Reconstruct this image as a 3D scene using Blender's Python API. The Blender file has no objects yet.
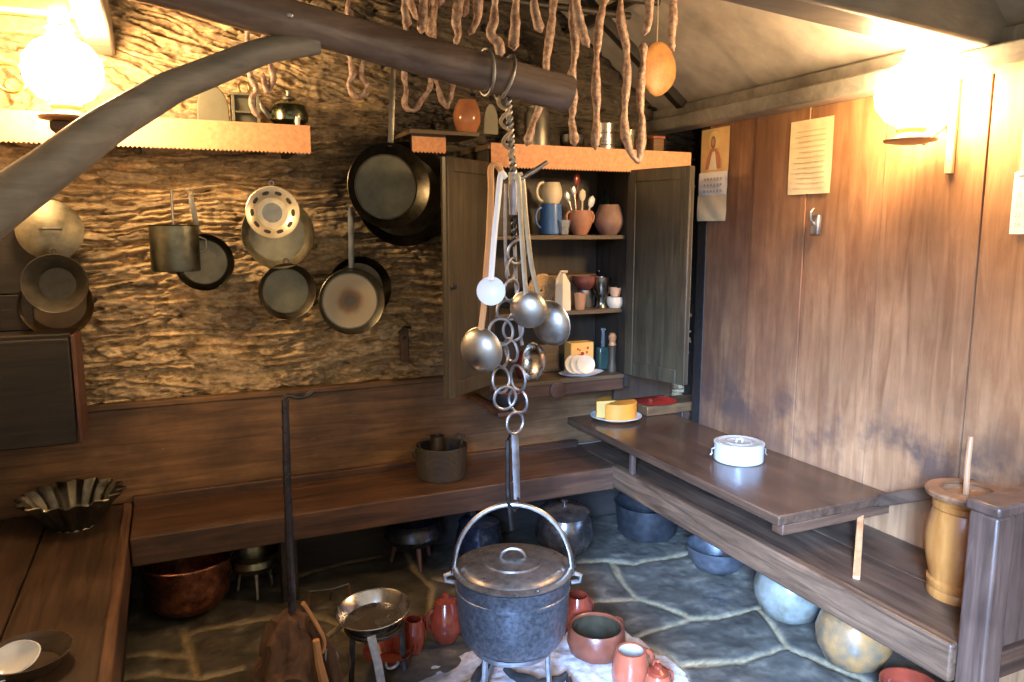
import bpy, math, random
from mathutils import Vector, Matrix, noise, Euler
random.seed(7)
PI = math.pi
scene = bpy.context.scene
COL = scene.collection

# ------------------------------------------------------------------ camera
FPX, CAMH = 760.0, 1.62
PIT, YAW = math.radians(8.46), math.radians(24.3)
FW = Vector((math.sin(YAW)*math.cos(PIT), math.cos(YAW)*math.cos(PIT), -math.sin(PIT)))
RT = Vector((math.cos(YAW), -math.sin(YAW), 0))
UP = RT.cross(FW)
CAM = Vector((0, 0, CAMH))
cd = bpy.data.cameras.new('camera'); cd.sensor_width = 36; cd.lens = 36*FPX/1024; cd.clip_start = .05
cam = bpy.data.objects.new('camera', cd); COL.objects.link(cam)
cam.location = CAM; cam.rotation_euler = (PI/2-PIT, 0, -YAW)
scene.camera = cam

def ray(px, py): return FW*FPX + RT*(px-512) + UP*(341-py)
def at(px, py, x=None, y=None, z=None):
    """the point a measured position of the photograph has on a known plane of the room"""
    d = ray(px, py); a, v = (0, x) if x is not None else ((1, y) if y is not None else (2, z))
    return CAM + d*((v-CAM[a])/d[a])
def sz(p, r): return r/FPX*(Vector(p)-CAM).dot(FW)

# ------------------------------------------------------------------ mesh builder
class M:
    def __init__(s): s.v = []; s.f = []; s.mi = []
    def add(s, vs, fs, mi=0):
        b = len(s.v); s.v += [Vector(v) for v in vs]
        for f in fs: s.f.append(tuple(b+i for i in f)); s.mi.append(mi)
        return s
    def box(s, x0, x1, y0, y1, z0, z1, m=None, mi=0):
        vs = [Vector(v) for v in ((x0,y0,z0),(x1,y0,z0),(x1,y1,z0),(x0,y1,z0),(x0,y0,z1),(x1,y0,z1),(x1,y1,z1),(x0,y1,z1))]
        if m is not None: vs = [m @ v for v in vs]
        return s.add(vs, [(3,2,1,0),(4,5,6,7),(0,1,5,4),(1,2,6,5),(2,3,7,6),(3,0,4,7)], mi)
    def lathe(s, prof, n=40, m=None, mi=0, jit=0, a0=0, squash=1):
        vs = []; fs = []; rings = []
        for r, z in prof:
            if r < 1e-6:
                rings.append([len(vs)]); vs.append(Vector((0,0,z)))
            else:
                k = len(vs); rings.append(list(range(k, k+n)))
                for i in range(n):
                    a = a0+2*PI*i/n; q = 1+(jit*noise.noise(Vector((math.cos(a)*2, math.sin(a)*2, z*20))) if jit else 0)
                    vs.append(Vector((r*q*math.cos(a), r*q*math.sin(a)*squash, z)))
        for A, B in zip(rings, rings[1:]):
            for i in range(n):
                j = (i+1) % n
                if len(A) == 1 and len(B) == 1: break
                if len(A) == 1: fs.append((A[0], B[j], B[i]))
                elif len(B) == 1: fs.append((A[i], A[j], B[0]))
                else: fs.append((A[i], A[j], B[j], B[i]))
        if m is not None: vs = [m @ v for v in vs]
        return s.add(vs, fs, mi)
    def tube(s, pts, r, n=10, cap=True, closed=False, flat=1, upv=None, mi=0):
        pts = [Vector(p) for p in pts]; N = len(pts)
        rs = r if isinstance(r, (list, tuple)) else [r]*N
        ts = []
        for i in range(N):
            a = pts[(i-1) % N] if (i > 0 or closed) else pts[0]
            b = pts[(i+1) % N] if (i < N-1 or closed) else pts[-1]
            ts.append((b-a).normalized())
        u = Vector(upv) if upv is not None else (Vector((0,0,1)) if abs(ts[0].z) < .9 else Vector((1,0,0)))
        u = (u-ts[0]*u.dot(ts[0])).normalized(); vs = []; fs = []
        for i in range(N):
            u = u-ts[i]*u.dot(ts[i])
            u = u.normalized() if u.length > 1e-6 else ts[i].orthogonal().normalized()
            w = ts[i].cross(u)
            for k in range(n):
                a = 2*PI*(k+.5)/n
                vs.append(pts[i]+u*(rs[i]*math.cos(a))+w*(rs[i]*flat*math.sin(a)))
        for i in range(N if closed else N-1):
            j = (i+1) % N
            for k in range(n):
                l = (k+1) % n
                fs.append((i*n+k, i*n+l, j*n+l, j*n+k))
        if cap and not closed:
            fs.append(tuple(range(n))[::-1]); fs.append(tuple((N-1)*n+k for k in range(n)))
        return s.add(vs, fs, mi)
    def torus(s, c, nrm, R, r, n=28, k=8, ry=1.0, a0=0, a1=2*PI):
        nrm = Vector(nrm).normalized(); u = (Vector((0,0,1))-nrm*nrm.z)
        u = u.normalized() if u.length > 1e-3 else Vector((1,0,0))
        w = nrm.cross(u); full = abs(a1-a0-2*PI) < 1e-6
        m = n if full else n+1
        pts = [Vector(c)+w*(R*math.sin(a0+(a1-a0)*i/n))+u*(R*ry*math.cos(a0+(a1-a0)*i/n)) for i in range(m)]
        return s.tube(pts, r, k, closed=full, upv=nrm)
    def prism(s, poly, h, m=None, mi=0):
        """poly in local xy, thickness h along local z"""
        n = len(poly); vs = [Vector((x,y,0)) for x,y in poly]+[Vector((x,y,h)) for x,y in poly]
        fs = [tuple(range(n))[::-1], tuple(range(n, 2*n))]+[(i,(i+1)%n,n+(i+1)%n,n+i) for i in range(n)]
        if m is not None: vs = [m @ v for v in vs]
        return s.add(vs, fs, mi)
    def wobble(s, a, f):
        for i, v in enumerate(s.v): s.v[i] = v+a*Vector(noise.noise_vector(v*f))
        return s
    def build(s, name, mat, parent=None, loc=None, rot=(0,0,0), o=None, bevel=0, sub=0, ang=35):
        o_ = Vector(o) if o is not None else Vector((0,0,0))
        me = bpy.data.meshes.new(name)
        me.from_pydata([v-o_ for v in s.v], [], s.f); me.update()
        mats = mat if isinstance(mat, list) else [mat]
        for mm in mats: me.materials.append(mm)
        if len(mats) > 1: me.polygons.foreach_set('material_index', s.mi)
        me.shade_smooth()
        try: me.set_sharp_from_angle(angle=math.radians(ang))
        except Exception: pass
        ob = bpy.data.objects.new(name, me); COL.objects.link(ob)
        ob.location = Vector(loc) if loc is not None else (o_ if parent is None else Vector((0,0,0)))
        ob.rotation_euler = rot
        if parent is not None: ob.parent = parent
        if bevel:
            b = ob.modifiers.new('bevel', 'BEVEL'); b.width = bevel; b.segments = 2; b.limit_method = 'ANGLE'; b.angle_limit = math.radians(40)
        if sub:
            b = ob.modifiers.new('subdivision', 'SUBSURF'); b.levels = sub; b.render_levels = sub
        return ob

def tag(o, label, cat, group=None, kind=None):
    o['label'] = label; o['category'] = cat
    if group: o['group'] = group
    if kind: o['kind'] = kind
    return o
def thing(name, label, cat, loc=(0,0,0), rot=(0,0,0), group=None):
    o = bpy.data.objects.new(name, None); COL.objects.link(o); o.empty_display_size = .05
    o.location = loc; o.rotation_euler = rot
    return tag(o, label, cat, group)
def struct(o): o['kind'] = 'structure'; return o

# ------------------------------------------------------------------ materials
def newmat(name):
    m = bpy.data.materials.new(name); m.use_nodes = True; nt = m.node_tree
    return m, nt, nt.nodes, nt.links, nt.nodes['Principled BSDF']
def texnoise(N, L, vec, scale, detail=4, rough=.55, dist=0):
    t = N.new('ShaderNodeTexNoise'); t.inputs['Scale'].default_value = scale; t.inputs['Detail'].default_value = detail
    t.inputs['Roughness'].default_value = rough; t.inputs['Distortion'].default_value = dist
    L.new(vec, t.inputs['Vector']); return t.outputs['Fac']
def ramp(N, L, fac, stops):
    r = N.new('ShaderNodeValToRGB'); e = r.color_ramp.elements
    while len(e) < len(stops): e.new(.5)
    for q, (p, c) in zip(e, stops):
        q.position = p; q.color = (c[0], c[1], c[2], 1) if not isinstance(c, (int, float)) else (c, c, c, 1)
    L.new(fac, r.inputs['Fac']); return r.outputs['Color']
def mix(N, L, fac, a, b, mode='MIX'):
    m = N.new('ShaderNodeMix'); m.data_type = 'RGBA'; m.blend_type = mode
    for s_, v in ((0, fac), (6, a), (7, b)):
        if hasattr(v, 'is_linked'): L.new(v, m.inputs[s_])
        elif s_ == 0: m.inputs[0].default_value = v
        else: m.inputs[s_].default_value = (v[0], v[1], v[2], 1)
    return m.outputs[2]
def bump(N, L, h, B, strength=.3, dist=.01):
    b = N.new('ShaderNodeBump'); b.inputs['Strength'].default_value = strength; b.inputs['Distance'].default_value = dist
    L.new(h, b.inputs['Height']); L.new(b.outputs['Normal'], B.inputs['Normal'])
def coords(N, L, scale=(1,1,1)):
    tc = N.new('ShaderNodeTexCoord'); mp = N.new('ShaderNodeMapping'); mp.inputs['Scale'].default_value = scale
    L.new(tc.outputs['Object'], mp.inputs['Vector']); return mp.outputs['Vector']

def wood(name, dark, light, axis='X', rough=.55, grain=18, wear=.25, b=.35, spec=.5, var=False):
    m, nt, N, L, B = newmat(name)
    sc = {'X': (1.4, grain, grain), 'Y': (grain, 1.4, grain), 'Z': (grain, grain, 1.4)}[axis]
    v = coords(N, L, sc)
    g = texnoise(N, L, v, 1.6, 6, .65, .8)
    c = ramp(N, L, g, [(.3, dark), (.52, [(a+b_)/2 for a, b_ in zip(dark, light)]), (.72, light)])
    big = texnoise(N, L, coords(N, L), 3.2, 4, .6)
    st = ramp(N, L, big, [(.35, 1.0), (.62, 1-wear)])
    c = mix(N, L, 1.0, c, st, 'MULTIPLY')
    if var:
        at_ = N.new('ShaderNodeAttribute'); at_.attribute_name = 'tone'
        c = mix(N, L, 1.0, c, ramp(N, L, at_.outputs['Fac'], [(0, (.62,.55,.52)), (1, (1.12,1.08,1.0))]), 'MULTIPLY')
    L.new(c, B.inputs['Base Color']); B.inputs['Roughness'].default_value = rough
    B.inputs['Specular IOR Level'].default_value = spec
    bump(N, L, g, B, b, .004)
    return m
def metal(name, col, rough=.35, var=.25, metallic=1, sc=25, col2=None):
    m, nt, N, L, B = newmat(name)
    v = coords(N, L); n1 = texnoise(N, L, v, sc, 5, .6)
    c2 = col2 or [x*(1-var) for x in col]
    L.new(ramp(N, L, n1, [(.35, c2), (.65, col)]), B.inputs['Base Color'])
    r = ramp(N, L, texnoise(N, L, v, sc*.6, 4, .6), [(.3, max(.03, rough-.12)), (.7, rough+.12)])
    L.new(r, B.inputs['Roughness']); B.inputs['Metallic'].default_value = metallic
    bump(N, L, n1, B, .08, .002)
    return m
def plain(name, col, rough=.5, var=.12, sc=18, metallic=0, spec=.5, b=.1, coat=0):
    m, nt, N, L, B = newmat(name)
    v = coords(N, L); n1 = texnoise(N, L, v, sc, 4, .6)
    L.new(ramp(N, L, n1, [(.3, [x*(1-var) for x in col]), (.7, [min(1, x*(1+var*.5)) for x in col])]), B.inputs['Base Color'])
    B.inputs['Roughness'].default_value = rough; B.inputs['Metallic'].default_value = metallic
    B.inputs['Specular IOR Level'].default_value = spec; B.inputs['Coat Weight'].default_value = coat
    if b: bump(N, L, n1, B, b, .003)
    return m
def glassy(name, col, rough=.08, tr=.8):
    m, nt, N, L, B = newmat(name)
    B.inputs['Base Color'].default_value = (*col, 1); B.inputs['Roughness'].default_value = rough
    B.inputs['Transmission Weight'].default_value = tr; return m
def emit(name, col, st):
    m, nt, N, L, B = newmat(name)
    B.inputs['Base Color'].default_value = (*col, 1); B.inputs['Emission Color'].default_value = (*col, 1)
    B.inputs['Emission Strength'].default_value = st; return m

W_DARK = wood('dark_bench_wood', (.035,.016,.009), (.15,.07,.035), 'X', .5, wear=.45)
W_DARKY = wood('dark_bench_wood_lengthwise', (.035,.02,.012), (.13,.075,.045), 'Y', .42, wear=.4)
W_TABLE = wood('polished_table_wood', (.045,.024,.013), (.125,.066,.038), 'Y', .24, wear=.3, b=.15)
W_DARKZ = wood('dark_upright_wood', (.05,.028,.018), (.16,.09,.06), 'Z', .38, wear=.35)
W_PANEL = wood('backrest_wood', (.10,.048,.018), (.32,.165,.065), 'X', .5, wear=.5)
W_CAB = wood('cabinet_wood', (.03,.022,.010), (.095,.07,.034), 'Z', .5, wear=.3)
W_CABIN = wood('cabinet_shelf_wood', (.07,.045,.022), (.18,.12,.06), 'X', .5, wear=.3)
W_BLACK = wood('smoked_black_wood', (.008,.006,.005), (.032,.023,.015), 'X', .6)
W_GREY = wood('smoked_grey_wood', (.20,.18,.15), (.38,.34,.28), 'X', .42, wear=.3, grain=10)
W_LOG = wood('smoked_log_wood', (.13,.09,.075), (.32,.24,.20), 'X', .27, wear=.35, grain=9)
W_WALL = wood('plank_wall_wood', (.28,.125,.052), (.55,.30,.14), 'Z', .6, wear=.25, grain=13, var=True)
W_LIGHT = wood('pale_wood', (.36,.16,.06), (.58,.31,.14), 'Z', .45, wear=.15)
W_SPOON = wood('spoon_wood', (.55,.27,.10), (.80,.46,.20), 'Z', .45, wear=.1)
W_CHURN = wood('churn_wood', (.34,.11,.02), (.52,.21,.05), 'Z', .3, wear=.2, b=.1)
STEEL = metal('worn_steel', (.56,.54,.50), .33)
ALU = metal('old_aluminium', (.52,.50,.46), .38, .35)
ALUD = metal('dull_aluminium', (.34,.32,.27), .45, .35)
IRON = metal('dark_iron', (.10,.095,.09), .45, .4)
IRONL = metal('light_iron', (.44,.44,.45), .5, .4)
BLACKP = metal('sooty_cast_iron', (.045,.045,.05), .32, .5, .6)
SOOT = plain('soot_black', (.02,.019,.018), .6, .3)
COPPER = metal('tarnished_copper', (.50,.20,.12), .36, .5, col2=(.14,.06,.045))
BRASS = metal('brass', (.75,.52,.2), .3)
POTBODY = metal('cast_aluminium_pot', (.17,.18,.20), .40, .55, .75, 70)
CLAY = plain('terracotta', (.45,.2,.11), .6, .25)
GLAZE = plain('red_glazed_clay', (.20,.032,.015), .16, .25, coat=.6)
GLAZEIN = plain('pale_glaze', (.45,.38,.32), .25, .2)
WHITE = plain('white_enamel', (.66,.66,.64), .22, .06)
ENAMEL = plain('bright_white_enamel', (.92,.91,.87), .3, .04)
CREAM = plain('cream_ceramic', (.75,.62,.42), .4, .12)
BLUE = plain('blue_enamel', (.07,.17,.42), .25, .15)
GREENG = plain('dark_green_glass', (.012,.03,.02), .08, .1)
PAPER = plain('aged_paper', (.80,.62,.34), .8, .12)
PAPERW = plain('white_paper', (.85,.80,.68), .8, .08)
ORANGE = plain('orange_shelf_paper', (.74,.35,.17), .7, .22, 60)
CHEESE = plain('cheese_rind', (.80,.30,.035), .5, .12)
CHEESEI = plain('cheese_inside', (.85,.52,.14), .5, .08)
YBOX = plain('yellow_card', (.85,.48,.12), .6, .08)
RED = plain('red_paint', (.5,.03,.02), .4, .15)
ROPE = plain('old_rope', (.42,.33,.22), .8, .3, 90)
WICKER = plain('dark_wicker', (.035,.024,.013), .6, .4, 70)
GREYW = plain('greyed_board', (.17,.155,.10), .6, .15)
PLASTER = plain('smoky_plaster', (.42,.37,.30), .85, .35, 5, b=.4)
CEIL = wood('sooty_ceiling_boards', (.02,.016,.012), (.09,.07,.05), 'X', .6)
ASH = plain('pale_ash', (.50,.48,.48), .95, .35, 40, b=.8)
CHAR = plain('charred_wood', (.025,.022,.02), .8, .4, 40)
STUMPM = wood('reddish_stump_wood', (.05,.02,.010), (.17,.085,.045), 'Z', .85, wear=.4)
GOURD1 = metal('grey_glazed_jar', (.17,.17,.145), .40, .3, 0, 14, col2=(.08,.07,.04))
GOURD2 = metal('mottled_brown_jar', (.30,.14,.04), .28, .3, 0, 11, col2=(.085,.07,.045))
LAMPG = emit('lit_lamp_globe', (1.0, .68, .35), 105); LAMPL = emit('lit_left_lamp_globe', (1.0, .68, .35), 92)
LARD = plain('cured_orange_skin', (.46,.22,.07), .5, .3, 25)

def _unused(): pass
def sausage_mat():
    m, nt, N, L, B = newmat('cured_sausage')
    v = coords(N, L); n1 = texnoise(N, L, v, 60, 4, .6); n2 = texnoise(N, L, v, 9, 3, .5)
    c = mix(N, L, n2, ramp(N, L, n1, [(.35, (.16,.09,.065)), (.65, (.40,.32,.27))]), ramp(N, L, n1, [(.4, (.30,.14,.085)), (.65, (.55,.42,.31))]))
    L.new(c, B.inputs['Base Color']); B.inputs['Roughness'].default_value = .5; bump(N, L, n1, B, .6, .006); return m
SAUS = sausage_mat()
def mr(src, a, b, ):
    q = N.new('ShaderNodeMapRange'); q.inputs[1].default_value = a; q.inputs[2].default_value = b; L.new(src, q.inputs[0]); return q.outputs[0]
def mth(op, a, b):
    q = N.new('ShaderNodeMath'); q.operation = op
    for i, s_ in enumerate((a, b)):
        if hasattr(s_, 'is_linked'): L.new(s_, q.inputs[i])
        else: q.inputs[i].default_value = s_
    return q.outputs[0]
def scorch_mat():
    global N, L
    m, nt, N, L, B = newmat('scorched_pan_bottom')
    v = coords(N, L); ln = N.new('ShaderNodeVectorMath'); ln.operation = 'LENGTH'; mp = N.new('ShaderNodeMapping'); mp.inputs['Scale'].default_value = (1,1,0)
    L.new(v, mp.inputs['Vector']); L.new(mp.outputs['Vector'], ln.inputs[0])
    n1 = texnoise(N, L, v, 16, 4, .6); q = mth('ADD', ln.outputs['Value'], mth('MULTIPLY', n1, .03))
    L.new(ramp(N, L, mth('MULTIPLY', q, 6.0), [(.22, (.10,.08,.06)), (.36, (.22,.12,.06)), (.5, (.42,.32,.20)), (.8, (.48,.39,.25)), (.95, (.26,.2,.12))]), B.inputs['Base Color'])
    B.inputs['Roughness'].default_value = .45; B.inputs['Metallic'].default_value = .2; return m


# ------------------------------------------------------------------ floor: irregular flagstones
def grid_mesh(name, nx, ny, fn, mat, attrs):
    vs = []; A = {k: [] for k in attrs}
    for j in range(ny+1):
        for i in range(nx+1):
            p, vals = fn(i/nx, j/ny); vs.append(p)
            for k, x in zip(attrs, vals): A[k].append(x)
    fs = [(j*(nx+1)+i, j*(nx+1)+i+1, (j+1)*(nx+1)+i+1, (j+1)*(nx+1)+i) for j in range(ny) for i in range(nx)]
    me = bpy.data.meshes.new(name); me.from_pydata(vs, [], fs); me.update(); me.materials.append(mat); me.shade_smooth()
    for k in attrs:
        a = me.attributes.new(k, 'FLOAT', 'POINT'); a.data.foreach_set('value', A[k])
    ob = bpy.data.objects.new(name, me); COL.objects.link(ob); return ob
def smooth(a, b, x):
    t = max(0, min(1, (x-a)/(b-a))); return t*t*(3-2*t)

JT = [[(540,566),(575,561),(605,560),(633,563),(660,558),(692,553)],[(613,563),(622,580),(636,597),(662,604),(692,616)],[(560,606),(592,601),(636,598)],
      [(600,642),(633,635),(660,627),(692,617),(725,615),(759,607),(790,590)],[(759,607),(775,627),(788,646),(824,661),(859,676),(890,694)],[(651,646),(670,656),(686,676),(690,700)],
      [(633,635),(651,646)],[(670,668),(689,664),(740,660),(788,646)],[(100,679),(155,672),(200,677),(240,668)],[(185,628),(190,650),(195,674)],[(187,634),(205,628),(233,623),(273,616),(310,612)],
      [(114,655),(150,652),(186,655)],[(352,560),(378,555),(402,547)],[(402,547),(415,570),(433,586),(428,618),(440,640)],[(433,577),(470,583)],[(300,575),(330,566),(352,560)],[(310,612),(340,622),(360,640)],
      [(540,566),(535,590),(540,610)],[(692,553),(715,566),(730,560)]]
SEG = []
for P_ in JT:
    Q_ = [at(a, b, z=0) for a, b in P_]
    SEG += [(p.x, p.y, q.x-p.x, q.y-p.y) for p, q in zip(Q_, Q_[1:])]
rs = random.Random(3)
seeds = []
for i in range(-3, 6):
    for j in range(-3, 6):
        seeds.append((i*.62+rs.uniform(-.17,.17), j*.56+rs.uniform(-.17,.17)))
def floor_fn(u, v):
    x = -1.3+4.3*u; y = -1.2+4.95*v
    w = noise.noise_vector(Vector((x*2.6, y*2.6, 0)))*.10 + noise.noise_vector(Vector((x*11, y*11, 3)))*.014
    e1 = e2 = 9; tone = .5+.5*noise.noise(Vector((x*1.3+9, y*1.3, 0)))
    if y < 2.25:
        X, Y = x+w.x, y+w.y; d1 = d2 = 9; k = 0; s2 = None
        for i, (a, b) in enumerate(seeds):
            d = (X-a)*(X-a)+(Y-b)*(Y-b)
            if d < d1: d2 = d1; s2 = seeds[k]; d1 = d; k = i
            elif d < d2: d2 = d; s2 = (a, b)
        a, b = seeds[k]; e1 = (d2-d1)/(2*max(.05, math.hypot(s2[0]-a, s2[1]-b)))
        e1 += .05*smooth(1.75, 2.0, y)
    if y > 1.6:
        X, Y = x+w.x*.12, y+w.y*.12+noise.noise(Vector((x*18,y*18,4)))*.008; m2 = 9
        for (a, b, c, d) in SEG:
            t_ = ((X-a)*c+(Y-b)*d)/(c*c+d*d); t_ = 0 if t_ < 0 else (1 if t_ > 1 else t_)
            q = (X-a-c*t_)**2+(Y-b-d*t_)**2
            if q < m2: m2 = q
        e2 = math.sqrt(m2)
    e = min(e1, e2)
    wj = .003+.011*max(0, noise.noise(Vector((x*4, y*4, 8)))+.3)
    st = smooth(wj, wj+.014, e)
    h = st*(.010+.007*noise.noise(Vector((x*3, y*3, 5)))+.005*noise.noise(Vector((x*9, y*9, 1)))+.003*noise.noise(Vector((x*30, y*30, 1)))) + (1-st)*.002*noise.noise(Vector((x*40,y*40,2)))
    return (x, y, h-.014), (st, tone)
m, nt, N, L, B = newmat('slate_flagstones')
sa = N.new('ShaderNodeAttribute'); sa.attribute_name = 'stone'; ta = N.new('ShaderNodeAttribute'); ta.attribute_name = 'tone'
v = coords(N, L); n1 = texnoise(N, L, v, 9, 8, .65); n2 = texnoise(N, L, v, 45, 5, .6)
cs = ramp(N, L, n1, [(.3, (.03,.027,.022)), (.55, (.075,.066,.05)), (.75, (.17,.145,.105))])
cs = mix(N, L, 1, cs, ramp(N, L, ta.outputs['Fac'], [(0, .6), (1, 1.5)]), 'MULTIPLY')
cm = ramp(N, L, n2, [(.3, (.15,.115,.06)), (.7, (.30,.24,.14))])
L.new(mix(N, L, sa.outputs['Fac'], cm, cs), B.inputs['Base Color'])
L.new(ramp(N, L, n1, [(.3, .30), (.7, .52)]), B.inputs['Roughness'])
bump(N, L, n1, B, .5, .008)
FLOORM = m
struct(grid_mesh('floor', 400, 440, floor_fn, FLOORM, ['stone', 'tone']))

# ------------------------------------------------------------------ back wall: thin layered slate
rw = random.Random(11)
import bisect
def courses(hs, l0, l1, pmax, keep):
    rows = []; z = .4
    while z < 3.2:
        h = rw.choice(hs)*rw.uniform(.8,1.25); st = []; x = -1.5
        while x < 3.2:
            l = rw.uniform(l0, l1)
            st.append((x, x+l, rw.uniform(.0, pmax) if rw.random() < keep else -.05, rw.uniform(-1.2,1.2), rw.random(), rw.uniform(-.10,.10))); x += l
        rows.append((z, z+h, st)); z += h
    return rows, [r[0] for r in rows], [[q[0] for q in r[2]] for r in rows]
SYS = [courses([.011,.014,.018,.024,.03,.04], .06, .34, .030, 1), courses([.03,.045,.06,.08], .10, .40, .030, .42), courses([.012,.018], .12, .45, .036, .33)]
def lay(sy, X, Z):
    rows, rz, rx = sy
    Z = max(.42, min(3.15, Z)); X = max(-1.45, min(3.15, X))
    r = max(0, bisect.bisect_right(rz, Z)-1); z0, z1, st = rows[r]
    s = st[max(0, bisect.bisect_right(rx[r], X)-1)]
    if s[2] < -.01: return -9, 0, 0
    # tapered stones: the ends thin out
    ex = min(X-s[0], s[1]-X); hh = (z1-z0)*.5; mid = (z0+z1)*.5+s[5]*(X-(s[0]+s[1])*.5)*.5
    he = hh*min(1, .35+ex*14)
    e = min(he-abs(Z-mid), ex*.7)
    q = smooth(-.001, .007+.007*s[4], e)
    return q*(s[2]+s[3]*(Z-mid)*.3+.008)-(1-q)*.008, q, s[4]
def wall_fn(u, v):
    x = -1.0+3.8*u; z = .6+2.3*v
    w = noise.noise_vector(Vector((x*1.6, 0, z*1.6)))*.09
    w2 = noise.noise_vector(Vector((x*7, 5, z*12)))*.012+noise.noise_vector(Vector((x*30, 5, z*40)))*.005
    k2 = smooth(1.9, 2.3, z)*.30
    X, Z = x+w.x+w2.x, z+w.z*.8+w2.z+k2*(x-.5)
    d, q, t = lay(SYS[0], X, Z)
    for i, (ang, off) in enumerate(((.06,.9),(-.09,.35)), 1):
        d2, q2, t2 = lay(SYS[i], X+off*.3, Z+ang*X+w.x*.5)
        if q2 > .02 and d2 > d: d, q, t = d2, q2, t2
    sm = smooth(.22, .44, noise.noise(Vector((x*2.3+4, 1, z*3.1)))+.25*noise.noise(Vector((x*9, 1, z*14))))
    d = d*(1-sm*.7)+.014*sm; q = q*(1-sm*.5)+.40*sm
    d += .010*noise.noise(Vector((x*16, 1, z*30)))+.010*noise.noise(Vector((x*38, 1, z*62)))-.030*smooth(.38,.6,noise.noise(Vector((x*15+3, 6, z*34))))+.03*noise.noise(Vector((x*2.5,4,z*2.5)))
    return (x, 3.675-d, z), (q, t)
m, nt, N, L, B = newmat('layered_slate_masonry')
sa = N.new('ShaderNodeAttribute'); sa.attribute_name = 'stone'; ta = N.new('ShaderNodeAttribute'); ta.attribute_name = 'tone'
v = coords(N, L); vs_ = coords(N, L, (9, 9, 20)); n1 = texnoise(N, L, vs_, 2.2, 8, .7, .5); n2 = texnoise(N, L, v, 3, 5, .6); n3 = texnoise(N, L, v, 60, 4, .6)
cs = ramp(N, L, n1, [(.30, (.17,.12,.07)), (.45, (.50,.37,.22)), (.68, (.95,.78,.53))])
cs = mix(N, L, 1, cs, ramp(N, L, ta.outputs['Fac'], [(0, (.40,.36,.33)), (.5, (.95,.88,.75)), (1, (1.3,1.15,.9))]), 'MULTIPLY')
cs = mix(N, L, sa.outputs['Fac'], ramp(N, L, n3, [(.3, (.22,.14,.065)), (.7, (.62,.46,.25))]), cs)
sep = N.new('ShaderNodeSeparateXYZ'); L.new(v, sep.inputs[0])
# soot plus painted-in pan shadow over the fireplace side of the wall, ragged edge
soot_shade = mth('MULTIPLY', mr(sep.outputs[0], .42, .85), mr(sep.outputs[2], 1.15, 1.7))
soot_shade = mth('MULTIPLY', soot_shade, mr(n2, .25, .6))
soot_shade = mth('MAXIMUM', soot_shade, mth('MULTIPLY', mr(sep.outputs[0], .75, 1.05), mr(sep.outputs[2], 1.55, 1.95)))
cs = mix(N, L, mth('MULTIPLY', soot_shade, .93), cs, (.035,.028,.022))
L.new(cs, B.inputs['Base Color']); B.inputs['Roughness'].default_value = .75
bump(N, L, mth('ADD', n1, mth('MULTIPLY', n3, .4)), B, .7, .012)
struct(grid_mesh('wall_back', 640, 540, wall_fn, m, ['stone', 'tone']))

# ------------------------------------------------------------------ right wall: vertical planks
ys = [3.21, 2.87, 2.54, 2.15, 1.745, 1.44, 1.05, .62, .2]
mb = M(); tones = []
for i, (a, b) in enumerate(zip(ys, ys[1:])):
    off = [.004,.0,.006,.002,.007,.0,.005,.002,.004][i]
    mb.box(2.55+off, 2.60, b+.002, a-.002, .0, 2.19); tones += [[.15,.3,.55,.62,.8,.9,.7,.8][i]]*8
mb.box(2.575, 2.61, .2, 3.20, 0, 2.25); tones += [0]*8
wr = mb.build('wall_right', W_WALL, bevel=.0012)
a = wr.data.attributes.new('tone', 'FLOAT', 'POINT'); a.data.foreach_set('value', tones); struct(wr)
# soot and grease stains low on the planks
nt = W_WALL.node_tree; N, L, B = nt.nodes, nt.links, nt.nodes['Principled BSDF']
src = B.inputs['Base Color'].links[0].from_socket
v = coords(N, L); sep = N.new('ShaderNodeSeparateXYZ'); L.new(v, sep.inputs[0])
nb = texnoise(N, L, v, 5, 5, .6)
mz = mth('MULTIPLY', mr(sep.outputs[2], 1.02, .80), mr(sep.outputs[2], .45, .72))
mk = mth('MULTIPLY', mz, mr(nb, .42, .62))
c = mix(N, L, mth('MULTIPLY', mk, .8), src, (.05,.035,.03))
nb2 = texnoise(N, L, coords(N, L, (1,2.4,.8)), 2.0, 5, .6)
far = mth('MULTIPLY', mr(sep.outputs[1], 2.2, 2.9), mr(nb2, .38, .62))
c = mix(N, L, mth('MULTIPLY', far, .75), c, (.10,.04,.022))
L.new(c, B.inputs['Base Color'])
struct(M().box(2.80, 2.84, 3.15, 3.75, 0, 2.9).build('wall_right_recess', W_BLACK))
struct(M().box(2.55, 2.62, 3.205, 3.28, 0, 2.14).build('trim_post', W_BLACK, bevel=.006))
mb = M().box(2.44, 2.56, .2, 3.66, 2.13, 2.20); mb.box(2.50, 2.56, .2, 3.66, 2.20, 2.26)
struct(mb.build('trim_right', W_GREY, bevel=.008))

struct(M().box(-1.0, 2.84, 3.70, 3.76, -.02, .75).build('wall_back_footing', PLASTER))
# ------------------------------------------------------------------ left wall, ceiling, beams
struct(M().box(-.86, -.80, 1.3, 3.7, 0, 2.9).build('wall_left', PLASTER))
struct(M().box(-1.2, 2.7, .9, 3.75, 2.86, 2.92).build('ceiling', CEIL))
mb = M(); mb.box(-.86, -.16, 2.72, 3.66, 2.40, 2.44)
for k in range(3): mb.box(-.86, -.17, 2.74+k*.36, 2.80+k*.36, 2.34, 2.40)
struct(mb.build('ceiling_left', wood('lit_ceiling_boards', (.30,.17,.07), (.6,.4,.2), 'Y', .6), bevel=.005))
o = M().box(-.24, -.14, 2.70, 3.64, 2.32, 2.46).wobble(.01, 3).build('ceiling_beam', W_GREY, bevel=.01, o=(-.19,3.1,2.32)); struct(o)
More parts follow.
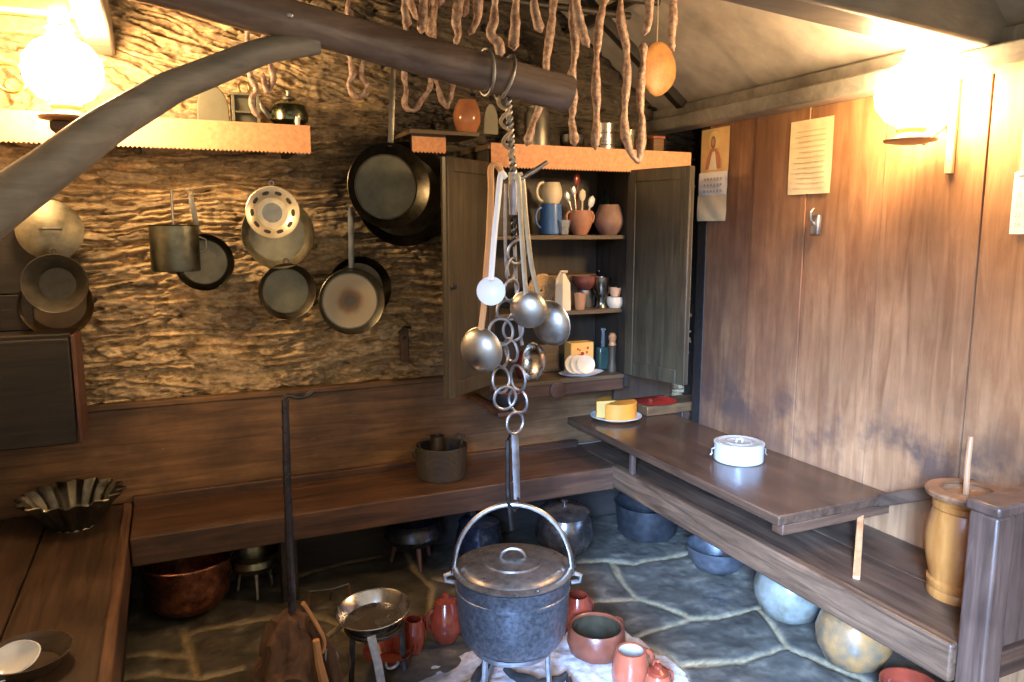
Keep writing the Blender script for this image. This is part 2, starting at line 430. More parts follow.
# sloping plastered roof side over the right wall
mb = M(); mb.add([(2.56,.9,2.24),(2.56,3.66,2.24),(1.75,3.66,2.86),(1.75,.9,2.86),(2.62,.9,2.28),(2.62,3.66,2.28),(1.8,3.66,2.92),(1.8,.9,2.92)],
                 [(0,1,2,3),(7,6,5,4),(0,4,5,1),(3,2,6,7),(0,3,7,4),(1,5,6,2)])
struct(mb.build('ceiling_slope', PLASTER))
def slope(x): return 2.24+(2.56-x)*(.62/.81)
mb = M()
for y in (3.38,):
    mb.tube([(2.50, y, slope(2.50)-.03), (1.8, y, slope(1.8)-.03)], .035, 4, upv=(0,1,0))
struct(mb.build('rafter', W_BLACK, bevel=.005))
# heavy tie beam in front of the lamp and its lit underside
tb = M()
for x, y0, y1, z in ((-.1, 1.44, 1.58, 2.28), (1.3, 1.59, 1.72, 2.222), (2.62, 1.70, 1.87, 2.195)):
    tb.v += [Vector((x,y0,z)), Vector((x,y1,z)), Vector((x,y1,z+.23)), Vector((x,y0,z+.23))]
tb.f = [(0,1,2,3),(11,10,9,8)]+[(k*4+i, k*4+4+i, k*4+4+(i+1)%4, k*4+(i+1)%4) for k in range(2) for i in range(4)]; tb.mi = [0]*len(tb.f)
o = tb.build('tie_beam', W_GREY, bevel=.012); struct(o)
mb = M().tube([(2.1, 2.02, 2.42), (2.30, 1.98, 2.335), (2.50, 1.93, 2.25)], .016, 8)
struct(mb.build('roof_peg', W_BLACK))

# ------------------------------------------------------------------ benches
def bench_nail(x, y, z): return (x, y, z)
root = thing('bench', 'long dark wooden bench with high plank back under the stone wall', 'bench', (.9, 3.42, 0))
O = root.location
mb = M().box(-.2, 2.02, 3.20, 3.63, .385, .42); mb.wobble(.003, 5)
mb.build('seat', W_DARK, root, o=O, bevel=.006)
M().box(-.2, 2.02, 3.185, 3.225, .30, .418).wobble(.003, 4).build('front_rail', W_DARK, root, o=O, bevel=.006)
M().box(-.80, 2.285, 3.615, 3.645, .42, .855).wobble(.004, 3).build('backrest', W_PANEL, root, o=O, bevel=.006)
M().box(-.80, 2.285, 3.60, 3.65, .845, .872).build('back_cap', W_PANEL, root, o=O, bevel=.006)
M().box(-.2, 2.02, 3.58, 3.62, .415, .455).build('back_ledge', W_DARK, root, o=O, bevel=.005)
for x in (.37, 1.25):
    M().box(x, x+.07, 3.25, 3.32, 0, .385).build('leg', W_BLACK, root, o=O, bevel=.005)
M().box(-.23, 2.54, 3.56, 3.60, .0, .38).build('back_board', W_BLACK, root, o=O)

root = thing('bench', 'dark wooden bench running along the left edge of the room', 'bench', (-.5, 2.6, 0)); O = root.location
mb = M(); mb.box(-.80, -.52, 1.5, 3.614, .38, .42); mb.box(-.515, -.215, 1.5, 3.614, .382, .421)
mb.build('seat', W_DARKY, root, o=O, bevel=.006)
M().box(-.245, -.205, 1.5, 3.62, .25, .425).wobble(.003, 4).build('front_rail', wood('worn_edge_wood', (.05,.025,.014), (.22,.11,.06), 'Y', .45), root, o=O, bevel=.01)
M().box(-.27, -.235, 1.5, 3.62, 0, .26).build('front_panel', W_BLACK, root, o=O, bevel=.004)

root = thing('bench', 'dark wooden bench along the plank wall with armrest post at its end', 'bench', (2.3, 2.4, 0)); O = root.location
mb = M(); mb.box(2.03, 2.30, 1.345, 3.61, .385, .42); mb.box(2.305, 2.548, 1.345, 3.61, .383, .418)
mb.wobble(.003, 5).build('seat', W_DARKY, root, o=O, bevel=.005)
M().box(2.0, 2.045, 1.34, 3.2, .305, .425).wobble(.004, 4).build('front_rail', wood('weathered_rail_wood', (.045,.024,.014), (.22,.12,.065), 'Y', .3, grain=16), root, o=O, bevel=.008)
mb = M().box(2.02, 2.10, 1.255, 1.34, 0, .835); mb.build('post', W_DARKZ, root, o=O, bevel=.008)
mb = M().box(2.015, 2.548, 1.25, 1.35, .835, .868); mb.build('armrest', W_DARKZ, root, o=O, bevel=.008)
M().box(2.08, 2.548, 1.27, 1.33, .33, .41).build('end_rail', W_DARK, root, o=O, bevel=.005)
mb = M()
for x in (2.13,): mb.box(x, x+.40, 1.29, 1.315, .41, .835)
mb.build('end_panel', W_DARKZ, root, o=O, bevel=.004)
for x, y in ((2.46, 1.27),):
    M().box(x, x+.07, y, y+.07, 0, .385).build('leg', W_DARKZ, root, o=O, bevel=.005)

# fold-down table board on the right bench
root = thing('folding_table', 'narrow dark polished tabletop above the right bench', 'table', (2.25, 2.85, .585)); O = root.location
M().box(1.965, 2.545, 2.0, 3.61, .545, .585).build('tabletop', W_TABLE, root, o=O, bevel=.006)
M().box(1.99, 2.54, 2.003, 2.06, .505, .546).build('end_batten', W_DARK, root, o=O, bevel=.004)
p1 = Vector((2.50, 2.10, .52)); p2 = Vector((2.505, 1.66, .73))
M().tube([p1, p2], .034, 4, flat=1, upv=(1,0,0)).build('support_arm', W_DARKY, root, o=O, bevel=.004)
M().tube([(2.10, 1.765, .42), (2.415, 2.03, .515)], .017, 4).build('prop_stick', W_LIGHT, root, o=O, bevel=.003)
M().tube([(2.03, 3.05, .42), (2.03, 3.05, .545)], .018, 8).build('leg', W_DARKZ, root, o=O)

# corner ledge behind the table with red cloth
root = thing('corner_ledge', 'small wooden ledge in the corner behind the cheese', 'shelf', (2.38, 3.5, .585)); O = root.location
M().box(2.37, 2.79, 3.43, 3.61, .586, .642).build('board', W_PANEL, root, o=O, bevel=.005)
M().box(2.62, 2.68, 3.45, 3.51, 0, .585).build('leg', W_DARKZ, root, o=O, bevel=.004)
M().box(2.72, 2.78, 3.55, 3.61, 0, .585).build('leg', W_DARKZ, root, o=O, bevel=.004)
mb = M().lathe([(0,0),(.09,.002),(.12,.008),(.125,.012),(.09,.006),(0,.005)], 28)
tag(mb.build('tray', RED, loc=(2.47, 3.51, .643)), 'shallow red tray on the corner ledge', 'tray')
mb = M().lathe([(0,0),(.012,.0),(.016,.012),(.010,.024),(0,.028)], 14)
tag(mb.build('knob', GLAZE, loc=(2.43, 3.49, .649)), 'tiny shiny red knob lying on the red tray', 'knob')

# dark box cupboard at left end of the back wall
root = thing('wall_cupboard', 'dark wooden cupboard beside the stone wall at left edge', 'cupboard', (-.58, 3.5, .77)); O = root.location
M().box(-.80, -.36, 3.37, 3.60, .875, 1.215).build('carcass', W_BLACK, root, o=O, bevel=.005)
M().box(-.795, -.365, 3.345, 3.368, .78, 1.20).build('door', W_BLACK, root, o=O, bevel=.006)
M().box(-.36, -.345, 3.35, 3.60, .78, 1.21).build('side_board', wood('reddish_edge_wood', (.08,.03,.02), (.22,.09,.05), 'Z', .5), root, o=O, bevel=.003)
tag(M().box(-.80, -.47, 3.52, 3.64, 1.36, 1.62).wobble(.008, 6).build('plank', W_BLACK, o=(-.6,3.58,1.36), bevel=.006), 'dark rough plank against the wall behind left pans', 'plank')
M().box(-.79, -.50, 3.52, 3.63, 1.217, 1.36).build('plank_rest', W_BLACK, bpy.data.objects['plank'], o=(-.6,3.58,1.36), bevel=.004)

# ------------------------------------------------------------------ cabinet
root = thing('cabinet', 'open dark wooden wall cabinet filled with crockery, orange shelf paper on top', 'cabinet', (1.755, 3.48, .80)); O = root.location
CX0, CX1, CY0, CY1 = 1.38, 2.13, 3.30, 3.62
mb = M(); mb.box(CX0-.01, CX0+.02, CY0, CY1, .80, 1.98); mb.box(CX1-.0, CX1+.03, CY0, CY1, .80, 1.98); mb.box(CX0, CX1, CY1-.02, CY1, .80, 1.98)
mb.box(CX1+.03, 2.54, CY0+.14, CY0+.17, .695, 1.98)
mb.build('carcass', wood('cabinet_dark_wood', (.02,.014,.008), (.06,.042,.024), 'Z', .5), root, o=O, bevel=.003)
M().box(CX0-.02, 2.50, CY0-.02, CY1+.02, 1.975, 2.0).build('top_board', W_CABIN, root, o=O, bevel=.004)
for z, d in ((1.585, .02), (1.21, .03), (.87, .0)):
    M().box(CX0+.02, CX1, CY0+d, CY1-.02, z-.022, z).build('shelf', W_CABIN, root, o=O, bevel=.003)
mb = M().box(CX0+.12, CX1, CY0+.004, CY0+.03, .79, .848)
mb.lathe([(.045,0),(.045,.006),(.03,.012),(0,.014)], 20, Matrix.Translation((1.74, CY0+.004, .818)) @ Euler((PI/2,0,0)).to_matrix().to_4x4())
mb.build('carved_rail', W_DARK, root, o=O, bevel=.003)
def zigzag(x0, x1, zt, zb, tooth=.016):
    pts = [(x1, zt), (x0, zt)]; n = int((x1-x0)/tooth)
    for i in range(n):
        pts += [(x0+(x1-x0)*(i)/n, zb+.006), (x0+(x1-x0)*(i+.5)/n, zb-.003)]
    pts.append((x1, zb+.006)); return pts
def trim(x0, x1, zt, zb, y):
    mb = M(); mb.prism(zigzag(x0, x1, zt, zb), .003, Matrix.Translation((0,y,0)) @ Euler((PI/2,0,0)).to_matrix().to_4x4()); return mb
o = trim(1.375, 2.49, 2.004, 1.895, 3.278).build('shelf_paper', ORANGE, root, o=O)
# doors: hinge position, swing angle, panel + frame + knob
def cab_door(hx, hy, w, ang, z0, z1, side):
    hinge = M(); hinge.box(0, w*side if side > 0 else 0, -.011, .011, z0, z1) if side > 0 else hinge.box(-w, 0, -.011, .011, z0, z1)
    d = hinge.build('door', W_CAB, root, bevel=.003); d.location = Vector((hx, hy, 0))-O; d.rotation_euler = (0,0,ang)
    s = 1 if side > 0 else -1
    fr = M()
    for yy in (-.018, .011):
        for (a, b, c, e) in ((.0,.05,z0,z1),(w-.05,w,z0,z1),(.05,w-.05,z0,z0+.07),(.05,w-.05,z1-.06,z1)):
            xa, xb = sorted((a*s, b*s)); fr.box(xa, xb, yy, yy+.007, c, e)
    fr.build('frame', W_CAB, d, bevel=.004)
    k = M().lathe([(0,0),(.012,0),(.012,.004),(.005,.01),(.009,.018),(.005,.024),(0,.025)], 14, Matrix.Translation(((w-.025)*s, -.018 if side<0 else .018, (z0+z1)/2-.03)) @ Euler(((PI/2) if side<0 else -PI/2,0,0)).to_matrix().to_4x4())
    k.build('knob', IRON, d)
cab_door(CX1+.01, CY0-.005, .38, -math.radians(75), .87, 1.905, 1)
cab_door(CX0, CY0-.012, .38, math.radians(36), .885, 1.915, -1)

# ------------------------------------------------------------------ crockery helpers
def spin(name, label, cat, loc, prof, mat, n=32, group=None, handles=(), jit=0, rot=(0,0,0), extra=None):
    """a turned vessel; handles = list of (angle, z0, z1, out, r, part name)"""
    if not handles and not extra:
        return tag(M().lathe(prof, n, jit=jit).build(name, mat, loc=loc, rot=rot), label, cat, group)
    t = thing(name, label, cat, loc, rot, group)
    M().lathe(prof, n, jit=jit).build('body', mat, t)
    for h in handles:
        a, z0, z1, r0, out, tr = h[:6]
        c, s = math.cos(a), math.sin(a); pts = []
        for i in range(11):
            q = PI*i/10; rr = r0+out*math.sin(q); zz = z0+(z1-z0)*(1-math.cos(q))/2
            pts.append((rr*c, rr*s, zz))
        M().tube(pts, tr, 8).build('handle', h[6] if len(h) > 6 else mat, t)
    if extra: extra(t)
    return t
def cup(r0, r1, h, t=.004, belly=None):
    if belly:
        rb, zb = belly
        out = [(0,0),(r0,0)]+[(r0+(rb-r0)*math.sin(PI/2*i/5), zb*i/5) for i in range(1,6)]+[(rb+(r1-rb)*(1-math.cos(PI/2*i/5)), zb+(h-zb)*i/5) for i in range(1,6)]
    else: out = [(0,0),(r0*.9,0),(r0,.006),(r1,h)]
    inn = [(max(r-t, 0), max(z, t)) for r, z in out[::-1] if r > 0]
    inn[0] = (out[-1][0]-t, out[-1][1]); return out+inn+[(0, t)]

SH1, SH2, SH3 = 1.585, 1.21, .87
def cabx(px, y=3.42, py=230): return at(px, py, y=y).x
before_goods = set(bpy.data.objects)
# top shelf
x = cabx(551)
def jug_extra(t):
    M().lathe([(.04,.02),(.043,.045),(.041,.065)], 24).build('painted_band', plain('green_red_flowers', (.45,.30,.10), .4, .8, 45), t)
spin('enamel_pot', 'tall blue enamel pot on the cabinet top shelf', 'pot', (x, 3.42, SH1), cup(.048, .042, .125), BLUE, handles=[(PI, .03, .11, .045, .025, .005)])
spin('jug', 'cream painted jug stacked on the blue enamel pot', 'jug', (x, 3.42, SH1+.126), cup(.032, .034, .085, belly=(.045,.04)), CREAM, handles=[(PI, .01, .085, .036, .03, .006)], extra=jug_extra)
spin('drinking_glass', 'small drinking glass before the blue enamel pot', 'glass', (cabx(564,3.36), 3.36, SH1), cup(.018, .026, .06, .003), glassy('clear_glass', (.9,.92,.9)))
xt = cabx(580, 3.40)
def spoonset(t): pass
spin('clay_cup', 'two-handled terracotta cup holding spoons in the cabinet', 'cup', (xt, 3.40, SH1), cup(.028, .046, .10, belly=(.052,.065)), CLAY, handles=[(0,.05,.095,.048,.016,.005),(PI,.05,.095,.048,.016,.005)])
for dx, dy, tx, ln, mt, lab, nm in ((-.018,0,-.30,.15,STEEL,'leftmost steel spoon standing in the terracotta cup','spoon'),(-.006,.012,-.12,.17,STEEL,'upright steel spoon standing in the terracotta cup','spoon'),
        (.008,0,.02,.15,CREAM,'cream bone spoon standing in the terracotta cup','spoon'),(.02,.005,.30,.13,WHITE,'white handled spoon leaning right in the terracotta cup','spoon'),(-.002,.02,-.03,.215,GLAZE,'tall reddish wooden spatula rising behind the spoons','spatula')):
    t = M(); t.tube([(0,0,0),(math.sin(tx)*ln,0,math.cos(tx)*ln)], .004, 8)
    e = Vector((math.sin(tx)*ln,0,math.cos(tx)*ln))
    t.lathe([(0,-.028),(.011,-.018),(.016,0),(.013,.016),(0,.026)], 14, Matrix.Translation(e) @ Euler((0,tx,0)).to_matrix().to_4x4(), squash=.35)
    tag(t.build(nm, mt, loc=(xt+dx, 3.40+dy, SH1+.012)), lab, nm, 'utensils in the terracotta cup')
spin('clay_pot', 'round brown clay pot at right of the top shelf', 'pot', (cabx(609,3.40), 3.40, SH1), cup(.035, .042, .125, .005, belly=(.064,.055)), plain('brown_clay', (.27,.15,.10), .6, .25))
spin('bottle', 'dark green bottle standing behind the brown clay pot', 'bottle', (cabx(608,3.52), 3.52, SH1), [(0,0),(.034,0),(.036,.02),(.036,.15),(.014,.20),(.013,.26),(.016,.262),(.016,.275),(0,.275)], GREENG)
spin('bottle', 'second dark bottle, shorter, behind the clay pot rim', 'bottle', (cabx(621,3.54), 3.54, SH1), [(0,0),(.028,0),(.03,.02),(.03,.12),(.012,.16),(.011,.20),(0,.20)], GREENG)
# middle shelf
root2 = thing('wooden_box', 'flat brown wooden box at back of the middle shelf', 'box', (1.90, 3.54, SH2)); 
M().box(-.13,.13,-.045,.045,0,.105).build('body', W_CABIN, root2, bevel=.004)
M().box(-.135,.135,-.05,.05,.107,.14).build('lid', W_PANEL, root2, bevel=.004)
t = thing('cream_flask', 'cream angular flask with pointed top on the middle shelf', 'flask', (cabx(563,3.37,290), 3.37, SH2))
M().lathe([(0,0),(.036,0),(.038,.004),(.034,.11),(.012,.145),(.010,.152),(0,.152)], 6).build('body', plain('pale_cream', (.85,.68,.42), .5, .06), t, ang=20)
M().tube([(-.03,0,.10),(-.03,0,.13),(-.01,0,.16),(.02,0,.158)], .005, 8).build('handle', CREAM, t)
spin('bowl', 'dark red glazed bowl stacked on a cup, middle shelf', 'bowl', (cabx(585,3.45,280), 3.45, SH2+.075), cup(.025, .055, .06, belly=(.055,.04)), plain('dark_red_glaze', (.20,.06,.04), .15, .5))
spin('cup', 'grey cup beneath the dark red glazed bowl', 'cup', (cabx(585,3.45,280), 3.45, SH2), cup(.035, .033, .074), ALUD)
spin('wooden_cup', 'small tan wooden cup at front of the middle shelf', 'cup', (cabx(580,3.36,300), 3.36, SH2), cup(.020, .026, .068), W_LIGHT)
spin('goblet', 'dark metal goblet with handle on the middle shelf', 'goblet', (cabx(601,3.40,300), 3.40, SH2), [(0,0),(.028,0),(.022,.012),(.02,.03),(.028,.05),(.040,.075),(.042,.13),(.039,.13),(.036,.08),(0,.05)], metal('pewter', (.22,.20,.16), .25), handles=[(PI/2,.10,.155,.02,.02,.004)])
spin('bowl', 'lower cream bowl of the little stacked pair', 'bowl', (cabx(615,3.37,300), 3.37, SH2), cup(.026, .034, .046, belly=(.036,.024)), CREAM)
spin('bowl', 'upper orange-cream bowl of the little stacked pair', 'bowl', (cabx(615,3.37,300), 3.37, SH2+.047), cup(.020, .027, .038), plain('orange_cream', (.75,.42,.22), .45, .1))
# woven disc leaning left on the middle shelf
mb = M()
for k in range(6): mb.torus((0,0,0), (0,-1,0), .012+k*.011, .0065, 26, 6)
tag(mb.build('woven_mat', plain('straw', (.55,.36,.17), .7, .3, 80), loc=(cabx(541,3.44,280), 3.44, SH2+.078), rot=(.15,0,.2)), 'round woven straw mat leaning on the middle shelf', 'mat')
# bottom shelf
t = thing('card_box', 'yellow card box with red print on the bottom shelf', 'box', (cabx(579,3.44,345), 3.44, SH3))
M().box(-.055,.055,-.03,.03,0,.132).build('body', YBOX, t, bevel=.002)
mb = M()
for (a, b, c) in ((-.022,.105,.008),(-.012,.10,.006),(.026,.108,.010),(0,.085,.014),(-.014,.078,.010),(.022,.09,.008),(-.006,.068,.010),(.010,.072,.008)):
    mb.box(a-c/2, a+c/2, -.0315, -.03, b-c/2, b+c/2)
mb.build('printed_motif', RED, t)
tray_x = cabx(580,3.36,375)
mb = M().lathe([(0,0),(.075,0),(.10,.010),(.104,.013),(.075,.005),(0,.004)], 32, squash=.55)
tag(mb.build('dish', WHITE, loc=(tray_x+.01, 3.365, SH3)), 'shallow white dish holding the saucers, bottom shelf', 'dish')
for i, (dx, tilt, lab) in enumerate(((-.034,-.55,'leftmost saucer leaning in the white dish'),(-.008,-.5,'middle saucer leaning in the white dish'),(.022,-.5,'rightmost saucer leaning in the white dish'))):
    mb = M().lathe([(0,0),(.026,.001),(.039,.007),(.040,.010),(.026,.005),(0,.004)], 30)
    tag(mb.build('saucer', CREAM, loc=(tray_x+dx, 3.37-.012*i, SH3+.046), rot=(1.25, tilt, 0)), lab, 'saucer', 'saucers on the bottom shelf')
t = thing('bottle', 'squat green bottle with thin neck on the bottom shelf', 'bottle', (cabx(603,3.46,345), 3.46, SH3))
M().box(-.028,.028,-.02,.02,0,.10).build('body', plain('teal_glass', (.05,.09,.07), .1, .3), t, bevel=.008)
M().lathe([(.009,.10),(.008,.17),(.011,.172),(.011,.182),(0,.182)], 12).build('neck', glassy('pale_glass', (.5,.6,.62)), t)
t = thing('pepper_mill', 'turned wooden pepper mill at right of the bottom shelf', 'mill', (cabx(612,3.38,360), 3.38, SH3))
M().lathe([(0,0),(.021,0),(.021,.02),(.015,.05),(.017,.09),(.019,.115),(0,.115)], 20).build('body', W_CAB, t)
M().lathe([(.018,.116),(.013,.13),(.017,.143),(.018,.155),(.010,.168),(0,.170)], 20).build('knob', W_LIGHT, t)
spin('clay_jug', 'red clay jug half hidden behind the ladles, bottom shelf', 'jug', (cabx(526,3.42,365), 3.42, SH3), cup(.03,.025,.11,belly=(.045,.045)), GLAZE, handles=[(0,.03,.10,.03,.025,.005)])
tag(M().box(-.05,.05,-.008,.008,0,.12).build('chopping_board', W_CABIN, loc=(cabx(549,3.50,365),3.50,SH3), rot=(-.1,0,0), bevel=.004), 'small brown board standing at back of bottom shelf', 'board')
for o_ in set(bpy.data.objects)-before_goods:
    if o_.parent is None:
        z_ = o_.location.z; s_ = max(q for q in (SH1, SH2, SH3) if q <= z_+1e-4)
        k_ = 1.22; o_.scale = (k_, k_, k_); o_.location.z = s_+(z_-s_)*k_+.0005
# bowl on the bench back ledge below the cabinet
p = at(506, 388, y=3.30)
t = spin('clay_bowl', 'dark bowl with orange-red rim below the cabinet, behind the rings', 'bowl', (p.x-.02, 3.235, p.z-.085), cup(.03,.075,.085,.006,belly=(.074,.07)), SOOT,
     extra=lambda t: M().torus((0,0,.085),(0,0,1),.071,.0065,36,8).build('rim', GLAZE, t))
tag(M().box(-.08,.08,0,.12,-.02,0).build('bracket', W_DARK, loc=(p.x-.02, 3.165, p.z-.085), bevel=.003), 'small dark wooden bracket carrying the red-rimmed bowl', 'bracket')
M().box(-.07,.07,.12,.43,-.02,0).build('arm', W_DARK, bpy.data.objects['bracket'], bevel=.003)

# ------------------------------------------------------------------ on top of the cabinet
ZT = 2.0
def topx(px, y): return at(px, 125, y=y).x
spin('metal_can', 'ribbed steel can on top of the cabinet', 'can', (topx(605,3.42), 3.42, ZT), [(0,0),(.052,0),(.052,.03),(.049,.033),(.052,.036),(.052,.09),(.049,.093),(.052,.096),(.052,.14),(0,.142)], STEEL)
spin('metal_canister', 'tall grey-green canister behind the log end', 'canister', (topx(537,3.46), 3.46, ZT), [(0,0),(.062,0),(.062,.17),(.050,.19),(.05,.205),(0,.21)], ALUD)
spin('bowl', 'dark squat bowl on the cabinet between canister and can', 'bowl', (topx(572,3.42), 3.42, ZT), cup(.035,.06,.075,belly=(.06,.05)), IRON)
t = thing('small_box', 'small red-brown wooden box on the cabinet right end', 'box', (topx(656,3.40), 3.40, ZT))
M().box(-.032,.032,-.03,.03,0,.075).build('body', W_PANEL, t, bevel=.002); M().box(-.037,.037,-.035,.035,.076,.09).build('lid', plain('rusty_red', (.35,.10,.06), .5, .3), t, bevel=.002)
spin('drinking_glass', 'slim glass tumbler standing just right of steel can', 'glass', (topx(629,3.44), 3.44, ZT), cup(.024,.030,.12,.003), plain('smoky_glass', (.22,.2,.14), .1, .1))
# shelf between pans and cabinet
root = thing('wall_shelf', 'short dark wall shelf left of the cabinet top', 'shelf', (1.2, 3.52, 1.95)); O = root.location
zs = at(470,133,y=3.42).z
M().box(1.03, 1.36, 3.38, 3.66, zs-.02, zs).build('board', W_CABIN, root, o=O, bevel=.003)
trim(1.04, 1.20, zs-.03, zs-.10, 3.40).build('shelf_paper', ORANGE, root, o=O)
M().box(1.04, 1.20, 3.403, 3.42, zs-.10, zs-.018).build('batten', W_BLACK, root, o=O)
spin('clay_pot', 'copper-brown glazed pot on the short dark shelf', 'pot', (at(467,118,y=3.47).x, 3.47, zs), cup(.04,.043,.155,.005,belly=(.066,.075)), plain('two_tone_glaze', (.42,.17,.08), .15, .45, 6), jit=0)
def board_arch(w, h, t):
    pts = [(-w/2,0),(w/2,0)]+[(w/2*math.cos(PI*i/14), h*.35+h*.65*math.sin(PI*i/14)) for i in range(15)]
    return M().prism(pts, t, Euler((PI/2,0,0)).to_matrix().to_4x4())
tag(board_arch(.075,.14,.014).build('cutting_board', GREYW, loc=(at(490,118,y=3.44).x, 3.44, zs), bevel=.003), 'small rounded greenish board on the short dark shelf', 'board')

# ------------------------------------------------------------------ left shelf
root = thing('wall_shelf', 'long wall shelf with orange scalloped paper at upper left', 'shelf', (0, 3.53, 2.0)); O = root.location
M().box(-.80, .585, 3.41, 3.67, 2.025, 2.048).build('board', W_CABIN, root, o=O, bevel=.003)
trim(-.80, .59, 2.052, 1.935, 3.405).build('shelf_paper', ORANGE, root, o=O)
for x in (-.1, .5): M().box(x, x+.03, 3.45, 3.66, 1.93, 2.025).build('bracket', W_BLACK, root, o=O, bevel=.003)
ZS = 2.048
def lx(px, y=3.5): return at(px, 110, y=y).x
tag(board_arch(.125,.155,.016).build('cutting_board', GREYW, loc=(lx(213), 3.5, ZS), bevel=.004), 'arched greenish wooden board upright on the left shelf', 'board')
t = thing('lantern', 'square wooden box lantern beside the arched board', 'lantern', (lx(245), 3.5, ZS))
mb = M().box(-.055,.055,-.04,.04,0,.012)
for sx in (-1,1):
    for sy in (-1,1): mb.box(sx*.05-.006, sx*.05+.006, sy*.036-.006, sy*.036+.006, .012, .12)
mb.box(-.055,.055,-.04,.04,.05,.057); mb.box(-.05,.05,.03,.038,.012,.12); mb.build('frame', GREYW, t, bevel=.001)
M().box(-.065,.065,-.048,.048,.12,.13).build('roof', GREYW, t, bevel=.002)
M().torus((0,0,.155),(0,1,0),.022,.005,20,8,ry=1.2).build('carry_ring', BRASS, t)
def kettle_extra(t):
    M().lathe([(.03,.118),(.028,.128),(.012,.135),(.010,.150),(.014,.158),(0,.162)], 20).build('lid', ALUD, t)
    M().tube([(-.075,0,.04),(-.11,0,.08),(-.12,0,.11)], [.016,.011,.008], 8).build('spout', ALUD, t)
spin('kettle', 'round greenish metal kettle on the left shelf right end', 'kettle', (lx(289), 3.5, ZS), [(0,0),(.05,0),(.078,.03),(.082,.06),(.070,.095),(.034,.118),(0,.12)], metal('green_enamel_metal', (.20,.22,.14), .2), extra=kettle_extra)
spin('egg_cup', 'tiny pale cup at the shelf edge before the kettle', 'cup', (lx(297,3.43), 3.43, ZS), cup(.010,.013,.04,.002), WHITE, n=16)

# ------------------------------------------------------------------ lamps
def lamp(label, loc, on_shelf):
    t = thing('oil_lamp', label, 'lamp', loc)
    g = M().lathe([(.045,-.105),(.085,-.085),(.118,-.04),(.125,0),(.118,.045),(.085,.088),(.045,.11),(.032,.15),(.03,.19)], 32)
    g.build('glass_globe', LAMPL if on_shelf else LAMPG, t)
    M().lathe([(0,-.17),(.03,-.17),(.085,-.16),(.088,-.152),(.05,-.145),(.042,-.13),(.05,-.118),(.048,-.104),(0,-.104)], 28).build('base', plain('lamp_base', (.45,.22,.09), .4, .2), t)
    return t
tl = lamp('glowing white globe oil lamp on the left shelf bracket', (-.285, 3.10, 2.15), True)
M().box(-.05,.05,-.05,.305,-.20,-.171).build('bracket', W_DARK, tl, bevel=.003)
M().torus((-.16,.03,-.03),(0,1,0),.045,.006,24,8).build('reflector_ring', BRASS, tl)
M().lathe([(0,0),(.05,.004),(.045,.012),(0,.02)], 20, Matrix.Translation((0,0,.135))).build('smoke_cap', BRASS, tl)
tr = lamp('glowing white globe oil lamp fixed to the plank wall', (2.41, 1.93, 2.08), False)
M().tube([(0,0,-.155),(.06,-.01,-.165),(.10,-.02,-.13),(.14,-.03,-.10)], .007, 8).build('wall_arm', BRASS, tr)
M().box(.125,.139,-.075,-.045,-.27,.10).build('backplate', plain('brass_paint', (.75,.55,.25), .4, .1), tr, bevel=.003)

# ------------------------------------------------------------------ pans on the stone wall
def open_pan(r, depth, rb=None, t=.003):
    rb = rb or r*.82
    return [(0,0),(rb*.96,0),(rb,.004),(r,depth),(r+.004,depth+.002),(r+.002,depth+.004),(r-t,depth),(rb-t,.006),(0,.0045)]
WY = 3.60
def hung(name, label, cat, px, py, rpx, y, depth, mat, inside=True, rbf=.82, handle=None, hmat=None, group='pans hung on the stone wall', tilt=.06, yaw=0, nail=True, inner=None):
    c = at(px, py, y=y); r = sz(c, rpx)
    rx_ = (PI/2-tilt) if inside else (-PI/2+tilt)
    t = thing(name, label, cat, (c.x, y, c.z), (rx_, 0, yaw), group)
    M().lathe(open_pan(r, depth, r*rbf), 44).build('body', mat, t)
    s = 1 if inside else -1
    if inner: M().lathe([(0,.0052),(r*rbf*.93,.0056),(r*rbf*.93,.0062),(0,.0064)], 36).build('base_inside', inner, t)
    if handle:
        e = at(*handle, y=y); ln = (Vector((e.x,e.z))-Vector((c.x,c.z))).length; a = math.atan2(e.x-c.x, e.z-c.z)
        dx, dy = math.sin(a), s*math.cos(a); z0 = depth*.8
        w = r*.10
        if w > .014: w = .014
        M().tube([(dx*(r*.95),dy*r*.95,z0),(dx*(r*1.1),dy*r*1.1,z0+.01*s),(dx*(ln*.9),dy*ln*.9,z0+.012*s),(dx*ln,dy*ln,z0+.012*s)], [w,w,w,w*.8], 8, flat=.35, upv=(dy,-dx,0)).build('handle', hmat or mat, t)
        M().torus((dx*(ln+.012),dy*(ln+.012),z0+.012*s),(0,0,1),.012,.003,16,6).build('hanging_ring', hmat or mat, t)
    else:
        M().torus((0,s*(r+.012),depth*.9),(0,0,1),.012,.003,16,6).build('hanging_ring', hmat or mat, t)
    return t
PANG = 'pans hung on the stone wall'
DPAN = metal('blackened_pan', (.085,.075,.055), .36, .4); PANIN = metal('pan_inside_green_grey', (.15,.15,.11), .5, .4, .35, 10)
hung('frying_pan', 'largest black frying pan, hung behind another at centre', 'pan', 402, 195, 50, 3.56, .055, DPAN, inner=DPAN, tilt=.0)
hung('frying_pan', 'big black frying pan with long handle reaching the log', 'pan', 386, 187, 41, 3.46, .06, DPAN, handle=(390, 72), hmat=metal('grey_handle', (.22,.20,.16), .4), inner=PANIN, tilt=.02, rbf=.80)
hung('frying_pan', 'round tan-bottomed pan with ring mark and thin long handle', 'pan', 350, 301, 32, 3.50, .045, metal('pan_outer', (.15,.14,.11), .42), handle=(349, 208), hmat=ALUD, inner=scorch_mat(), tilt=.04, rbf=.9)
hung('frying_pan', 'dark pan behind the tan-bottomed one', 'pan', 358, 288, 31, 3.57, .04, DPAN, tilt=0)
